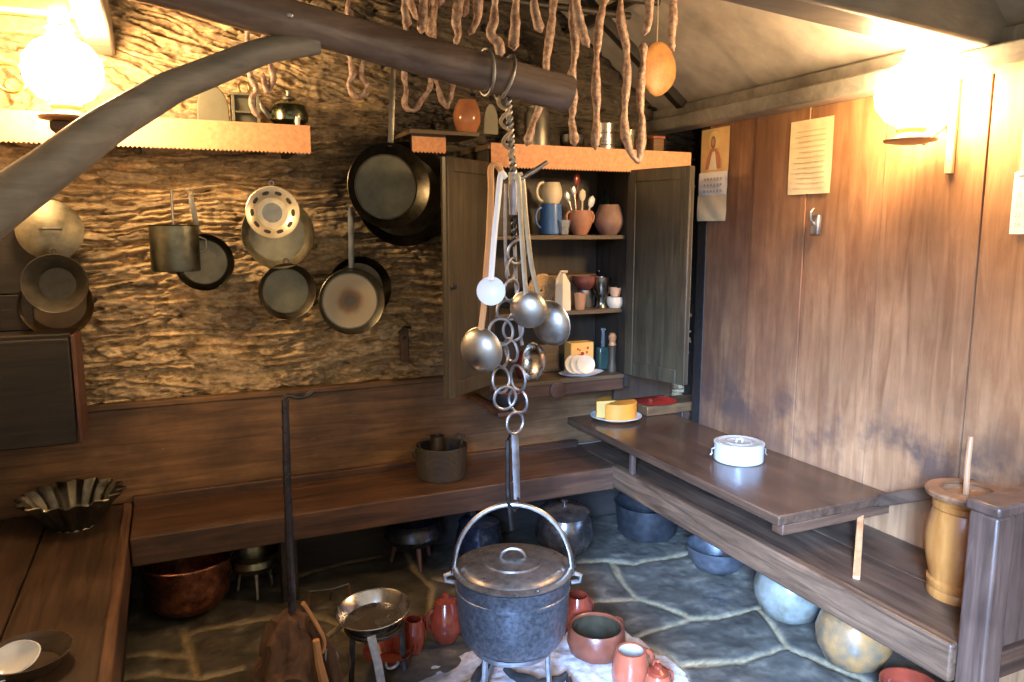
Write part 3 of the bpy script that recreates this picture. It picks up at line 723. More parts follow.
hung('frying_pan', 'dark pan low on the wall under the colander pans', 'pan', 286, 291, 27, 3.54, .05, metal('brown_pan', (.13,.11,.08), .42, .4), tilt=.03, inner=PANIN, rbf=.85)
hung('frying_pan', 'greenish-grey shallow pan behind the white colander', 'pan', 277, 234, 34, 3.55, .05, metal('olive_pan', (.26,.23,.15), .4, .4, .7), tilt=.05, inner=metal('olive_pan_in', (.26,.25,.18), .45, .4, .4, 8), rbf=.82)
c = at(272, 213, y=3.44); r = sz(c, 26)
t = thing('colander', 'pale perforated metal colander hung among the pans', 'colander', (c.x, 3.44, c.z), (PI/2-.05,0,0), PANG)
M().lathe([(0,0),(r*.55,.0),(r*.62,.006),(r*.72,.022),(r*.97,.032),(r,.034),(r*.97,.036),(r*.7,.026),(r*.58,.009),(0,.004)], 40).build('body', metal('pale_tin', (.70,.60,.42), .38, .2, .6), t)
mb = M()
for k in range(10):
    a = 2*PI*k/10; mb.lathe([(0,0),(r*.075,0),(r*.075,.003),(0,.003)], 12, Matrix.Translation((r*.76*math.cos(a), r*.76*math.sin(a), .0255)) @ Matrix.Rotation(a,4,'Z') @ Matrix.Rotation(-.32,4,'Y') @ Matrix.Diagonal((1,2.1,1,1)))
mb.build('holes', SOOT, t)
M().lathe([(0,.0045),(r*.5,.005),(r*.5,.007),(0,.008)], 28).build('centre_disc', metal('grey_tin', (.35,.33,.28), .35), t)
M().torus((0,r+.01,.03),(0,0,1),.01,.003,14,6).build('hanging_ring', ALU, t)
# cylindrical pot hanging
c = at(175, 248, y=3.46); r = sz(c, 23)
t = thing('saucepan', 'straight-sided grey saucepan hanging by its handle', 'saucepan', (c.x, 3.46, c.z-.095), (0,0,0), PANG)
M().lathe([(0,0),(r*.97,0),(r,.008),(r,.185),(r+.004,.19),(r-.003,.19),(r-.003,.01),(0,.006)], 40).build('body', metal('olive_pot', (.20,.20,.15), .4, .35), t)
M().tube([(0,r*.6,.18),(.0,r*.62,.28),(0,r*.62,.33)], .006, 8, flat=1.6).build('handle', ALU, t)
M().tube([(r,0,.14),(r+.025,0,.13),(r+.025,0,.09),(r,0,.08)], .005, 8).build('side_loop', ALUD, t)
c = at(203, 262, y=3.54)
hung('frying_pan', 'dark pan edge-on behind the hanging grey saucepan', 'pan', 204, 262, 27, 3.55, .05, DPAN, handle=(190, 196), hmat=ALUD, tilt=0, inner=metal('olive_shine', (.22,.19,.12), .4, .3, .4), rbf=.85)
# left cluster
c = at(50, 230, y=3.50); r = sz(c, 30)
t = thing('hanging_lid', 'domed tan metal lid hanging at far left', 'lid', (c.x, 3.50, c.z), (PI/2-.1,0,.2), PANG)
M().lathe([(0,.035),(r*.3,.033),(r*.7,.02),(r*.92,.008),(r,.003),(r,0),(r*.9,.004),(0,.03)], 40).build('dome', metal('tan_lid', (.34,.30,.20), .5, .35), t)
M().tube([(-.035,0,.03),(-.03,0,.055),(.03,0,.055),(.035,0,.03)], .006, 8).build('handle', ALUD, t)
M().torus((0,r+.012,.004),(0,0,1),.012,.003,16,6).build('hanging_ring', ALU, t)
hung('frying_pan', 'deep dark pan hanging under the domed lid', 'pan', 58, 284, 28, 3.46, .08, metal('dark_bowl_pan', (.09,.08,.06), .45, .4, .4), tilt=.08, rbf=.6)
hung('frying_pan', 'brown pan behind and below the deep dark pan', 'pan', 58, 303, 32, 3.56, .05, metal('brown_pan_two', (.17,.12,.07), .4, .4), tilt=.0, inner=metal('brown_pan_in', (.13,.085,.045), .5, .3, .3))
# iron latch
c = at(403, 343, y=3.60)
t = thing('iron_latch', 'rusty iron latch hanging on the wall near the cabinet', 'latch', (c.x, 3.58, c.z))
M().box(-.022,.022,-.012,.012,-.09,.07).wobble(.003,20).build('strap', metal('rust', (.22,.13,.08), .6, .4, .6), t, bevel=.006)
M().tube([(-.03,-.015,.05),(-.005,-.02,.085),(.03,-.015,.08)], .008, 8).build('hook', IRON, t)
M().lathe([(0,0),(.008,0),(.006,.006),(0,.007)], 10, Matrix.Translation((0,-.012,.03)) @ Euler((PI/2,0,0)).to_matrix().to_4x4()).build('rivet', IRON, t)
# long dark scythe-like bar at upper centre is the pan's handle

# ------------------------------------------------------------------ wooden crane: log, brace, mast
A = Vector((1.225, 2.27, 2.052)); Bp = CAM+ray(200,-4)*(2.02/FPX)
dv = (Bp-A)
Lm = A+dv*((A.x+.798)/(A.x-Bp.x))
dr = (A-Lm).normalized()
root = thing('wooden_crane', 'smoked wooden hearth crane, thick log with curved brace', 'crane', Lm); O = root.location
N_ = 26; pts = [Lm.lerp(A, i/(N_-1)) for i in range(N_)]
mb = M().tube(pts, [.058-.008*(1-i/(N_-1)) for i in range(N_)], 20, upv=(0,0,1)); mb.wobble(.007, 5)
mb.build('log', W_LOG, root, o=O, ang=50)
nrm = Vector((-dr.y, dr.x, 0)).normalized()
def onplane(px, py, off=0):
    d = ray(px, py); t_ = ((A+nrm*off)-CAM).dot(nrm)/d.dot(nrm); return CAM+d*t_
bp = [onplane(*q) for q in ((318,42),(260,53),(188,81),(160,94),(114,122),(75,149),(38,177),(0,206))]
d_ = bp[-1]-bp[-2]; k = 0
bp.append(bp[-1]+d_*((bp[-1].x+.795)/-d_.x))
def dense(P, m=5):
    out = []
    for i in range(len(P)-1):
        p0, p1, p2, p3 = P[max(i-1,0)], P[i], P[i+1], P[min(i+2,len(P)-1)]
        for j in range(m):
            t_ = j/m; out.append(.5*((2*p1)+(p2-p0)*t_+(2*p0-5*p1+4*p2-p3)*t_*t_+(3*p1-p0-3*p2+p3)*t_**3))
    out.append(P[-1].copy()); return out
bd = dense(bp)
mb = M().tube(bd, [.033+.030*min(1, i/38) for i in range(len(bd))], 16, flat=1.0, upv=(0,0,1)); mb.wobble(.004, 7)
mb.build('brace', W_GREY, root, o=O, ang=60)
for q in ((289,16),(302,8)):
    pass
M().lathe([(0,0),(.009,0),(.007,.006),(0,.008)], 12, Matrix.Translation(onplane(290,15,-.057)) @ Euler((PI/2,0,-YAW)).to_matrix().to_4x4()).build('nail', IRONL, root, o=O)

# ------------------------------------------------------------------ pot chain
HX, HY = 1.012, 2.235
def ch(px, py, dy=0):   # a point on the plane of the hanging chain
    return at(px, py, y=HY+dy)
hp = ch(513, 84); LZ = hp.z
root = thing('pot_chain', 'iron hanging chain of rings and hooks over the hearth', 'chain', (hp.x, HY, LZ)); O = root.location
# where the log is over the chain
tl_ = (hp.x-Lm.x)/dr.x; lc = Lm+dr*tl_
for s_, tw in ((-.075,.5),(-.01,-.3)):
    q = lc+dr*s_; n = (dr+Vector((0,0,tw*.4))).normalized()
    M().torus(q, n, .066, .0055, 32, 8, ry=1.04).build('log_loop', IRONL, root, o=O)
def helix(a, b, R, turns, r, n=90, ph=0):
    a, b = Vector(a), Vector(b); t_ = (b-a).normalized(); u = t_.orthogonal().normalized(); w = t_.cross(u)
    return [a.lerp(b, i/n)+u*R*math.cos(ph+2*PI*turns*i/n)+w*R*math.sin(ph+2*PI*turns*i/n) for i in range(n+1)]
a_, b_ = lc+Vector((.0,0,-.06)), ch(514, 180)
mb = M()
for ph in (0, PI): mb.tube(helix(a_, b_, .007, 7, .006, ph=ph), .0055, 7)
mb.build('twisted_wire', IRONL, root, o=O)
mb = M(); mb.tube(helix(lc+Vector((-.02,0,-.06)), ch(510,158), .014, 3, .006), .0065, 7); mb.build('cord', ROPE, root, o=O)
M().tube([ch(513,172),ch(514,196),ch(513,215)], [.014,.018,.012], 10).build('knot', IRONL, root, o=O)
M().tube([ch(510,180),ch(522,178),ch(534,171),ch(547,162)], [.007,.007,.008,.007], 8).build('cross_hook', IRONL, root, o=O)
mb = M()
for ph in (0, PI): mb.tube(helix(ch(513,200), ch(514,246), .006, 3, .005, 50, ph), .005, 7)
mb.build('twisted_rod', IRON, root, o=O)
M().tube([ch(506,184),ch(505,230),ch(506,262),ch(508,276)], .006, 8).build('hook_rod', IRONL, root, o=O)
RINGS = [(517,252,10,13,.3,0),(511,270,5,13,1.3,.01),(511,290,8,12,.5,-.01),(505,310,9,11,.9,0),(501,332,13,14.5,.1,-.015),(513,330,11,12,-.5,.02),
         (502,355,7,13,1.0,0),(511,350,7,13,-1.0,.015),(501,380,9,14,.6,0),(518,378,8,14,-.7,.01),(505,398,12,13,.15,-.02),(518,401,10,13,-.5,.015),(515,423,9,12,.3,0)]
for (px, py, rx_, ry_, yw, dy) in RINGS:
    c = ch(px, py, dy); R_ = sz(c, ry_)
    tilt = math.acos(min(1, rx_/ry_)); vx = Vector((c.x, c.y, 0)).normalized()
    nn = Matrix.Rotation(tilt*(1 if yw > 0 else -1), 3, 'Z') @ vx
    nn.z = .15*math.sin(px)
    M().torus(c, nn, R_-.004, .0048, 26, 8).build('ring', IRONL, root, o=O)
mb = M().tube([ch(514,433),ch(515,440),ch(516,470),ch(517,499)], [.010,.014,.014,.012], 8, flat=.35, upv=(1,0,0)); mb.build('hook_bar', IRONL, root, o=O)
pb = ch(514, 503)
M().tube([ch(517,497), ch(521,505), ch(515,511), ch(509,505), ch(508,498)], .006, 8).build('hook', IRON, root, o=O)
tag(M().tube([ch(508,440,.12),ch(508,490,.12),ch(512,530,.14)], .009, 6, flat=.6).build('iron_bar', IRON, o=ch(508,490,.12)), 'dark iron bar hanging behind the pot hook', 'bar')
M().tube([ch(508,440,.12),ch(511,432,.06),ch(514,432,0)], .004, 6).build('wire', IRON, bpy.data.objects['iron_bar'], o=ch(508,490,.12))

# ladles
def ladle(name, label, hpts, hmat, bpx, bpy_, rx_, ry_, bmat, dy=0, facing=0, flatbowl=False, hr=.006, hflat=1, group='ladles hanging on the chain', cat='ladle'):
    c = ch(bpx, bpy_, dy); R_ = sz(c, ry_)
    top = ch(*hpts[0], dy)
    t = thing(name, label, cat, top, group=group); O_ = t.location
    P_ = dense([ch(x, y, dy) for x, y in hpts], 4)
    M().tube(P_, hr, 8, flat=hflat, upv=(1,0,0)).build('handle', hmat, t, o=O_)
    if flatbowl:
        prof = [(0,.0),(R_*.8,.003),(R_,.010),(R_,.013),(R_*.8,.006),(0,.004)]
    else:
        prof = [(R_*math.sin(PI/2*i/10), R_*.62*(1-math.cos(PI/2*i/10))) for i in range(11)]
        prof += [(R_+.002, R_*.62+.002)]+[((R_-.003)*math.sin(PI/2*i/10), .003+R_*.62*(1-math.cos(PI/2*i/10))) for i in range(10, -1, -1)]
    az = math.atan2(c.x, c.y)
    # bowl axis (local +z = opening) pointed by 'facing' in degrees around z from the line of sight, 180 shows the back
    mt = Matrix.Translation(c-O_) @ Matrix.Rotation(-az+math.radians(facing), 4, 'Z') @ Matrix.Rotation(PI/2-.15, 4, 'X') @ Matrix.Translation((0,0,-R_*.31))
    M().lathe(prof, 32, mt).build('bowl', bmat, t)
    return t
SHINE = metal('ladle_steel', (.50,.47,.40), .42, .2)
ladle('ladle', 'ladle with long hooked wooden handle, lowest at left of chain', [(503,176),(498,166),(491,168),(491,190),(489,235),(486,275),(484,305),(481,330)], W_SPOON, 478, 352, 21, 23, SHINE, -.02, 150, hr=.010)
ladle('skimmer', 'white enamel skimmer with white handle on the chain', [(506,178),(501,174),(498,200),(494,240),(491,280)], ENAMEL, 491, 291, 14, 14.5, ENAMEL, -.07, 0, True, hr=.0095, hflat=.5, cat='skimmer')
ladle('ladle', 'smallest steel ladle, in front on right of the chain', [(514,180),(518,177),(520,210),(523,255),(526,296)], SHINE, 527, 311, 15, 19, SHINE, -.05, 165, hr=.009, hflat=.35)
ladle('ladle', 'steel ladle with flat handle, bowl resting furthest right', [(516,178),(522,177),(526,220),(532,268),(541,302)], SHINE, 547, 325, 21, 23, metal('grey_ladle', (.48,.46,.40), .42, .3), 0, 140, hr=.009, hflat=.35)
ladle('ladle', 'steel ladle turned sideways showing its hollow, lowest at right', [(511,182),(514,230),(517,300),(522,345)], IRONL, 537, 362, 18, 19, metal('bright_ladle', (.68,.66,.62), .22, .2), .04, -60, hr=.006)

# ------------------------------------------------------------------ big pot
PX, PY = hp.x, HY
PZ0 = .215; PR = .198; PH = .25
root = thing('cooking_pot', 'large lidded cast pot hanging over the fire', 'pot', (PX, PY, PZ0))
M().lathe([(0,0),(PR*.72,.0),(PR*.86,.014),(PR*.93,.05),(PR*.965,.12),(PR*.975,.185),(PR*.99,.188),(PR*.99,.198),(PR*.975,.20),(PR,PH-.008),(PR+.006,PH),(PR-.006,PH),(PR*.94,.1),(PR*.8,.02),(0,.012)], 64).build('body', POTBODY, root)
lid = M().lathe([(PR+.004,PH+.002),(PR+.006,PH+.008),(PR*.95,PH+.014),(PR*.90,PH+.013),(PR*.86,PH+.022),(PR*.78,PH+.026),(PR*.52,PH+.034),(PR*.50,PH+.040),(PR*.44,PH+.041),(PR*.2,PH+.046),(0,PH+.047)], 64).build('lid', metal('lid_aluminium', (.30,.27,.235), .36, .4, .85, 40), root)
az = math.atan2(PX, PY); rv = Vector((math.cos(az), -math.sin(az), 0))
M().tube([rv*(.042*math.cos(PI*i/12))+Vector((0,0,PH+.044+.032*math.sin(PI*i/12))) for i in range(13)], .0055, 8).build('lid_handle', ALU, lid)
zt = pb.z-PZ0-.004; z0 = PH-.02
bp_ = []
for i in range(33):
    a = PI*i/32; bp_.append(rv*((PR+.004)*math.cos(a))*(1.0)+Vector((0,0,z0+(zt-z0)*math.sin(a)**.9 if 0 < i < 32 else z0)))
M().tube(bp_, .0085, 10, flat=.8).build('bail', ALU, root)
for s_ in (1,-1):
    e = rv*s_*(PR+.002)
    M().tube([e+Vector((0,0,PH-.045)), e+rv*s_*.028+Vector((0,0,PH-.04)), e+rv*s_*.032+Vector((0,0,PH-.02)), e+rv*s_*.010+Vector((0,0,PH-.012))], .0085, 8).build('lug', ALU, root)

# trivet + fire
def trivet(label, x, y, z, R_, angs, mat, feet=True):
    t = thing('trivet', label, 'trivet', (x, y, 0))
    M().torus((0,0,z), (0,0,1), R_, .009, 40, 8).build('ring', mat, t)
    for a in angs:
        c, s = math.cos(a), math.sin(a)
        M().tube([(R_*c,R_*s,z),(R_*1.05*c,R_*1.05*s,z*.5),(R_*1.12*c,R_*1.12*s,.01)], .011, 6, flat=.6).build('leg', mat, t)
    return t
trivet('iron trivet standing in the ash below the cooking pot', PX, PY, .196, .135, (-2.75, -.95, 1.6), IRONL)
def heap(u, v):
    x = -.55+1.1*u; y = -.36+.72*v; d = math.sqrt((x/.5)**2+(y/.33)**2)
    d *= 1+.28*noise.noise(Vector((x*7,y*7,7))); h = max(0, 1-d*d)*.045+.012*noise.noise(Vector((x*12,y*12,0)))*max(0,1.15-d)+.006*noise.noise(Vector((x*40,y*40,1)))*max(0,1.15-d)
    return (x, y, h-.004 if d < 1.1 else -.03), (0,)
ash = grid_mesh('ash_heap', 110, 72, heap, ASH, ['q']); ash.location = (1.10, 2.24, .0)
tag(ash, 'pale wood ash spread over the hearth beneath the pot', 'ash', kind='stuff')
rs = random.Random(5)
FIRE = [(.93,2.33,.9,.20,'charred stick lying left of the pot in ash'),(.86,2.27,.7,.22,'pale burnt stick at the left end of the ash'),(1.02,2.14,2.6,.16,'short black ember log crossing under the pot'),
        (1.12,2.17,.3,.18,'blackened log under the pot centre'),(1.17,2.10,1.2,.14,'stubby charred log under pot at right'),(1.05,2.22,1.9,.2,'long charred log at back of the fire')]
for (x, y, a, l, lab) in FIRE:
    P_ = [Vector((math.cos(a)*l*(i/6-.5), math.sin(a)*l*(i/6-.5), .012*math.sin(i))) for i in range(7)]
    t = M().tube(P_, [.013,.017,.016,.018,.017,.015,.010], 9).wobble(.006, 25)
    tag(t.build('burnt_stick', plain('ashen_wood', (.35,.33,.30), .9, .3) if 'pale' in lab else CHAR, loc=(x, y, .058)), lab, 'firewood', 'burnt wood in the hearth')

# ------------------------------------------------------------------ hearth side: pan on trivet, red jugs
pc = at(374, 620, z=.20)
t = thing('frying_pan', 'shiny shallow metal pan on a trivet beside the fire', 'pan', pc, (.06,-.08,0)); r = sz(pc, 36)
M().lathe(open_pan(r, .045, r*.82), 44).build('body', metal('shiny_pan', (.50,.49,.50), .22, .25), t)
M().tube([(-r*.93,-.03,.035),(-r-.06,-.075,.03),(-r-.10,-.10,.03)], [.014,.012,.009], 8, flat=.4).build('handle', metal('yellow_handle', (.55,.42,.2), .4), t)
trivet('low iron trivet carrying the shiny shallow pan', pc.x, pc.y, .178, .10, (-.5, 1.6, 3.6), IRON)
fb = at(378, 650, y=pc.y-.16)
tag(M().tube([at(371,636,y=pc.y-.15), at(378,665,y=pc.y-.17), at(385,705,y=pc.y-.19)], [.022,.022,.022], 4, flat=.22, upv=(1,0,0)).build('iron_strap', IRONL, o=at(385,705,y=pc.y-.19), bevel=.002), 'flat grey iron strap upright before the shallow pan', 'iron strap')
mb = M().torus(at(392,663,y=pc.y-.17), (0,1,.2), .022, .005, 16, 6, a0=PI*.5, a1=PI*1.6); mb.build('hook', IRONL, bpy.data.objects['iron_strap'], o=at(385,705,y=pc.y-.19))
spin('clay_bowl', 'reddish clay dish under the shallow pan', 'bowl', (pc.x+.06, pc.y+.02, .012), cup(.06,.10,.05,.006), GLAZE)
def redjug(label, px, py, h, r, name='clay_jug', mat=GLAZE, ha=0, belly=None, lip=.75):
    p = at(px, py, z=.0)
    return spin(name, label, 'jug', (p.x, p.y, .006), cup(r*.7, r*lip, h, .005, belly=belly or (r, h*.45)), mat, handles=[(ha, h*.35, h*.9, r*.8, .03, .008)])
redjug('small red glazed jug beside the shallow pan', 414, 652, .13, .045, ha=.6)
def lidx(h, r):
    return lambda t: M().lathe([(r,h),(r*.9,h+.012),(r*.3,h+.025),(r*.3,h+.038),(0,h+.042)], 24).build('lid', GLAZE, t)
p = at(446, 640, z=0)
spin('clay_jug', 'taller red glazed lidded jug left of the cooking pot', 'jug', (p.x, p.y, .006), cup(.045,.042,.15,.005,belly=(.066,.06)), GLAZE, handles=[(PI,.04,.13,.05,.028,.008)], extra=lidx(.15,.044))
p = at(583, 634, z=0)
spin('clay_jug', 'red glazed jug mostly hidden behind the cooking pot', 'jug', (p.x-.01, p.y+.03, .006), cup(.045,.042,.15,.005,belly=(.062,.07)), GLAZE, handles=[(.2,.04,.12,.05,.028,.008)])
p = at(596, 657, z=0)
t = spin('clay_pot', 'wide red clay casserole with dark inside by the fire', 'pot', (p.x, p.y, .008), [(0,0),(.075,0),(.10,.02),(.112,.06),(.105,.115),(.100,.122),(.094,.118),(.102,.06),(.09,.025),(0,.012)], plain('worn_red_clay', (.17,.048,.024), .3, .35, 12), handles=[(0.2,.07,.115,.105,.025,.009)],
     extra=lambda t: M().lathe([(0,.0135),(.088,.0265),(.1005,.06),(.0925,.112),(.091,.112),(.098,.06),(.086,.028),(0,.0145)], 40).build('inner_glaze', plain('dark_glaze', (.045,.035,.02), .2, .4), t))
p = at(630, 694, z=0)
t = spin('clay_mug', 'shiny terracotta mug with pale glazed mouth, bottom centre', 'mug', (p.x, p.y, .008), cup(.038,.040,.125,.005,belly=(.052,.055)), plain('salmon_clay', (.32,.075,.035), .18, .2, coat=.6), handles=[(0.0,.035,.11,.042,.03,.008)],
     extra=lambda t: M().lathe([(0,.006),(.030,.008),(.044,.055),(.0345,.122),(.0335,.122),(.043,.055),(.029,.010),(0,.008)], 30).build('inner_glaze', GLAZEIN, t))
p = at(657, 706, z=0)
t4 = spin('clay_pot', 'small lidded terracotta pot with loop handle, bottom edge', 'pot', (p.x, p.y, .008), cup(.035,.030,.095,.005,belly=(.045,.045)), plain('salmon_clay_two', (.32,.075,.035), .2, .2, coat=.6), handles=[(.3,.03,.085,.035,.032,.006),(PI/2,.095,.13,.0,.02,.005)], extra=lambda t: M().lathe([(.031,.095),(.028,.105),(.012,.112),(.012,.12),(0,.124)], 22).build('lid', GLAZE, t))

t.scale = (1.28,)*3; t4.scale = (1.2,)*3
# stump with iron rod
p = at(285, 655, z=0.18)
t = thing('wooden_stump', 'reddish dark wooden block at lower left holding a pole', 'stump', (.30, 2.52, 0))
mb = M().lathe([(0,0),(.125,0),(.124,.025),(.12,.05),(.115,.08),(.11,.11),(.105,.14),(.098,.17),(.09,.2),(.085,.23),(.078,.26),(.066,.285),(.05,.305),(.03,.315),(0,.318)], 36, jit=.4); mb.wobble(.022, 9); mb.wobble(.009, 38)
mb.build('block', STUMPM, t)
M().tube([(.06,-.02,.29),(.12,-.05,.18),(.14,-.08,.06),(.15,-.10,0)], [.03,.032,.03,.035], 8, flat=.5).build('side_root', STUMPM, t)
pole = [at(292,606,y=2.52), at(290,560,y=2.52), at(287,480,y=2.52), at(285,400,y=2.52)]
t2 = thing('iron_pole', 'upright dark pole with curved hook at its top', 'pole', (pole[0].x, 2.52, pole[0].z)); O_ = t2.location
M().tube([pole[0]-Vector((0,0,.02))]+pole[1:], [.014,.015,.0135,.012], 10).build('shaft', metal('dark_pole', (.06,.05,.06), .3, .4, .5), t2, o=O_)
M().tube(dense([at(284,398,y=2.52), at(288,395,y=2.52), at(296,397,y=2.52), at(306,396,y=2.52), at(314,390,y=2.52)],3), .008, 8).build('hook', IRON, t2, o=O_)
# wooden tongs/bellows next to the stump
q = 2.46
tag(M().tube(dense([at(303,603,y=q),at(315,622,y=q),at(324,640,y=q),at(322,652,y=q)],3), .008, 8, flat=1.6).build('curved_stick', W_LIGHT, o=at(322,652,y=q)), 'bent pale stick leaning on the reddish block', 'stick')
tag(M().tube([at(316,640,y=q-.05),at(319,662,y=q-.05),at(326,690,y=q-.05),at(338,716,y=q-.05)], [.012,.014,.018,.02], 8).build('wooden_peg', W_LIGHT, o=at(338,716,y=q-.05)), 'thick pale wooden stick at the bottom edge beside block', 'stick')
mb = M().tube(dense([at(326,648,y=q),at(326,660,y=q),at(334,669,y=q),at(337,656,y=q),at(331,648,y=q)],4), .006, 8)
tag(mb.build('iron_hook', IRONL, o=at(334,669,y=q)), 'small looped iron hook between block and shallow pan', 'hook')
mb = M().tube(dense([at(348,652,y=q+.02),at(350,665,y=q+.02),at(345,676,y=q+.02),at(335,681,y=q+.02)],4), .004, 8)
tag(mb.build('iron_hook', metal('rusty_hook', (.25,.14,.1), .5), o=at(345,676,y=q+.02)), 'thin rusty curved hook just right of looped hook', 'hook')

# ------------------------------------------------------------------ under the back bench
p = at(188, 622, z=0)
t = spin('copper_cauldron', 'large tarnished copper cauldron under the left end of bench', 'cauldron', (p.x+.01, p.y+.10, .005), [(0,0),(.07,.004),(.13,.03),(.165,.08),(.178,.14),(.172,.195),(.176,.205),(.178,.235),(.186,.24),(.178,.243),(.168,.20),(.17,.14),(.15,.07),(0,.012)], COPPER, n=56,
     extra=lambda t: M().torus((0,0,.238),(0,0,1),.181,.006,48,8).build('rim', metal('copper_rim', (.65,.3,.2), .25), t))
def legpot(label, px, py, r, h, mat, lh=.07, lid=False, name='iron_cauldron', lmat=None, dy=.0, rimr=None):
    p = at(px, py, z=0); 
    t = thing(name, label, 'pot', (p.x, p.y+dy, 0.004))
    rr = rimr or r*.82
    M().lathe([(0,lh),(r*.45,lh+.004),(r*.8,lh+h*.15),(r,lh+h*.45),(r*.93,lh+h*.75),(rr,lh+h*.9),(rr*1.04,lh+h),(rr,lh+h),(rr*.94,lh+h*.9),(r*.9,lh+h*.5),(r*.7,lh+h*.18),(0,lh+.01)], 40).build('body', mat, t)
    for k in range(3):
        a = .5+2*PI*k/3; c, s = math.cos(a), math.sin(a)
        M().tube([(r*.62*c,r*.62*s,lh+h*.12),(r*.72*c,r*.72*s,lh*.5),(r*.80*c,r*.80*s,0)], [.013,.010,.008], 8).build('leg', lmat or mat, t)
    if lid:
        M().lathe([(rr*1.05,lh+h+.001),(rr*.9,lh+h+.012),(rr*.3,lh+h+.025),(.012,lh+h+.03),(.016,lh+h+.045),(0,lh+h+.05)], 32).build('lid', mat, t)
    return t
legpot('olive metal pot on thin legs next to copper cauldron', 257, 596, .108, .10, metal('olive_cauldron', (.28,.26,.17), .35, .4), .10, lmat=ALU, dy=.04, rimr=.112)
legpot('black three-legged pot under the middle of the back bench', 420, 572, .14, .12, BLACKP, .10, lmat=metal('rust_leg', (.16,.08,.06), .6, .3, .3), dy=.10)
legpot('glossy blue-black pot behind the big pot handle', 484, 572, .115, .20, metal('blue_black_enamel', (.025,.035,.06), .2, .4, .6), .03, dy=.06, lid=True)
legpot('shiny bellied black iron pot with lid in the corner', 567, 562, .145, .22, metal('polished_iron', (.20,.195,.195), .25, .5, .9), .035, lid=True, dy=.03)
p = at(653, 541, z=0)
t = spin('iron_basin', 'wide black iron basin in the dark bench corner', 'basin', (p.x+.03, p.y+.10, .004), [(0,0),(.14,.0),(.155,.02),(.17,.17),(.178,.175),(.165,.172),(.15,.02),(0,.01)], metal('charcoal_iron', (.05,.05,.052), .45, .4, .6), n=48)
p = at(723, 574, z=0)
t = spin('iron_bowl', 'round grey iron bowl under the right bench edge', 'bowl', (p.x, p.y+.05, .004), [(0,0),(.05,.002),(.085,.02),(.108,.06),(.116,.11),(.118,.118),(.112,.114),(.10,.06),(.08,.025),(0,.01)], metal('blue_grey_iron', (.16,.165,.175), .35, .4, .7), n=44); t.scale = (1.22,1.22,1.05)
p = at(797, 628, z=0)
t = spin('clay_jar', 'big round pale grey jar under the right bench', 'jar', (p.x+.02, p.y+.07, .004), [(0,0),(.05,.0),(.095,.03),(.122,.085),(.125,.125),(.11,.18),(.08,.215),(.055,.225),(.05,.245),(.055,.25),(.045,.245),(0,.23)], GOURD1, n=44); t.scale = (1.16,)*3
p = at(863, 678, z=0)
t = spin('clay_jar', 'round mottled brown glazed jar under bench near the post', 'jar', (p.x+.02, p.y+.07, .004), [(0,0),(.045,.0),(.09,.03),(.118,.085),(.12,.125),(.105,.175),(.08,.205),(.055,.215),(.05,.235),(.055,.24),(.045,.235),(0,.22)], GOURD2, n=44); t.scale = (1.12,)*3
p = at(910, 684, z=.10)
spin('clay_bowl', 'red-rimmed bowl under the right bench at bottom edge', 'bowl', (p.x, p.y, .004), cup(.05,.095,.10,.007,belly=(.094,.07)), GLAZE)
# small iron stool/stand near centre-left on the floor
p = at(330, 615, z=0)
t = thing('iron_stand', 'low thin-legged iron stand on the flagstones', 'stand', (p.x+.02, p.y+.07, 0.004))
M().tube([(-.09,.0,.085),(.0,-.03,.09),(.075,-.01,.09)], .006, 6).build('bar', IRON, t)
for (a, b, c, d) in ((-.09,0,-.10,.01),(.075,-.01,.08,-.02),(0,-.03,.01,.07)): M().tube([(a,b,.086),(c,d,0)], .006, 6).build('leg', metal('rust_leg2', (.2,.09,.06), .6, .3, .3), t)

# container on the back bench
p = at(443, 477, z=.42)
root = thing('straw_basket', 'dark round woven basket on the back bench', 'basket', (p.x+.0, p.y+.02, .421)); r = .115
mb = M(); nb = 26
for k in range(nb):
    mb.torus((0,0,.005+k*.006), (0,0,1), r-.001+.0004*k, .0040, 44, 6)
mb.lathe([(0,0),(r-.004,0),(r-.004,.155),(r-.009,.155),(r-.009,.006),(0,.006)], 40); mb.build('body', WICKER, root)
tag(M().lathe([(0,0),(.034,0),(.034,.185),(.037,.188),(.031,.188),(.031,.01),(0,.008)], 28).build('tin_cup', metal('rusty_tin', (.20,.14,.09), .45, .4), loc=(p.x-.01, p.y+.05, .43)), 'narrow rusty tin cylinder standing inside the woven basket', 'tin')
for s_ in (1,):
    M().torus((-r-.012,0,.125),(0,1,0),.018,.005,18,6).build('handle', WICKER, root)
M().tube([(r-.01,0,.15),(r+.004,0,.19),(r-.02,.01,.20),(r-.06,.03,.17)], .006, 6).build('rim_scrap', WICKER, root)

# fluted mould on the left bench corner
p = at(62, 515, z=.421)
t = thing('fluted_basin', 'dark fluted metal basin at the left bench corner', 'basin', (-.41, 3.42, .422)); t.scale = (1.12,1.12,1.12)
mb = M(); n = 96; prof = [(0,0),(.07,.0),(.09,.02),(.135,.09),(.165,.12)]
vs = []; fs = []
for (r_, z_) in prof+[(r_*.97, z_+.004) for r_, z_ in prof[::-1]]:
    for i in range(n):
        a = 2*PI*i/n; w = 1+.09*math.cos(a*16)*min(1, r_/.165)
        vs.append((r_*w*math.cos(a)+1e-5*math.cos(a), r_*w*math.sin(a)+1e-5*math.sin(a), z_))
K = len(prof)*2
for k in range(K-1):
    for i in range(n): j = (i+1) % n; fs.append((k*n+i, k*n+j, (k+1)*n+j, (k+1)*n+i))
mb.add(vs, fs); mb.build('body', metal('dull_tin', (.26,.25,.21), .35, .5), t)
M().torus((0,0,.002),(0,0,1),.07,.004,36,6).build('foot_ring', ALUD, t)
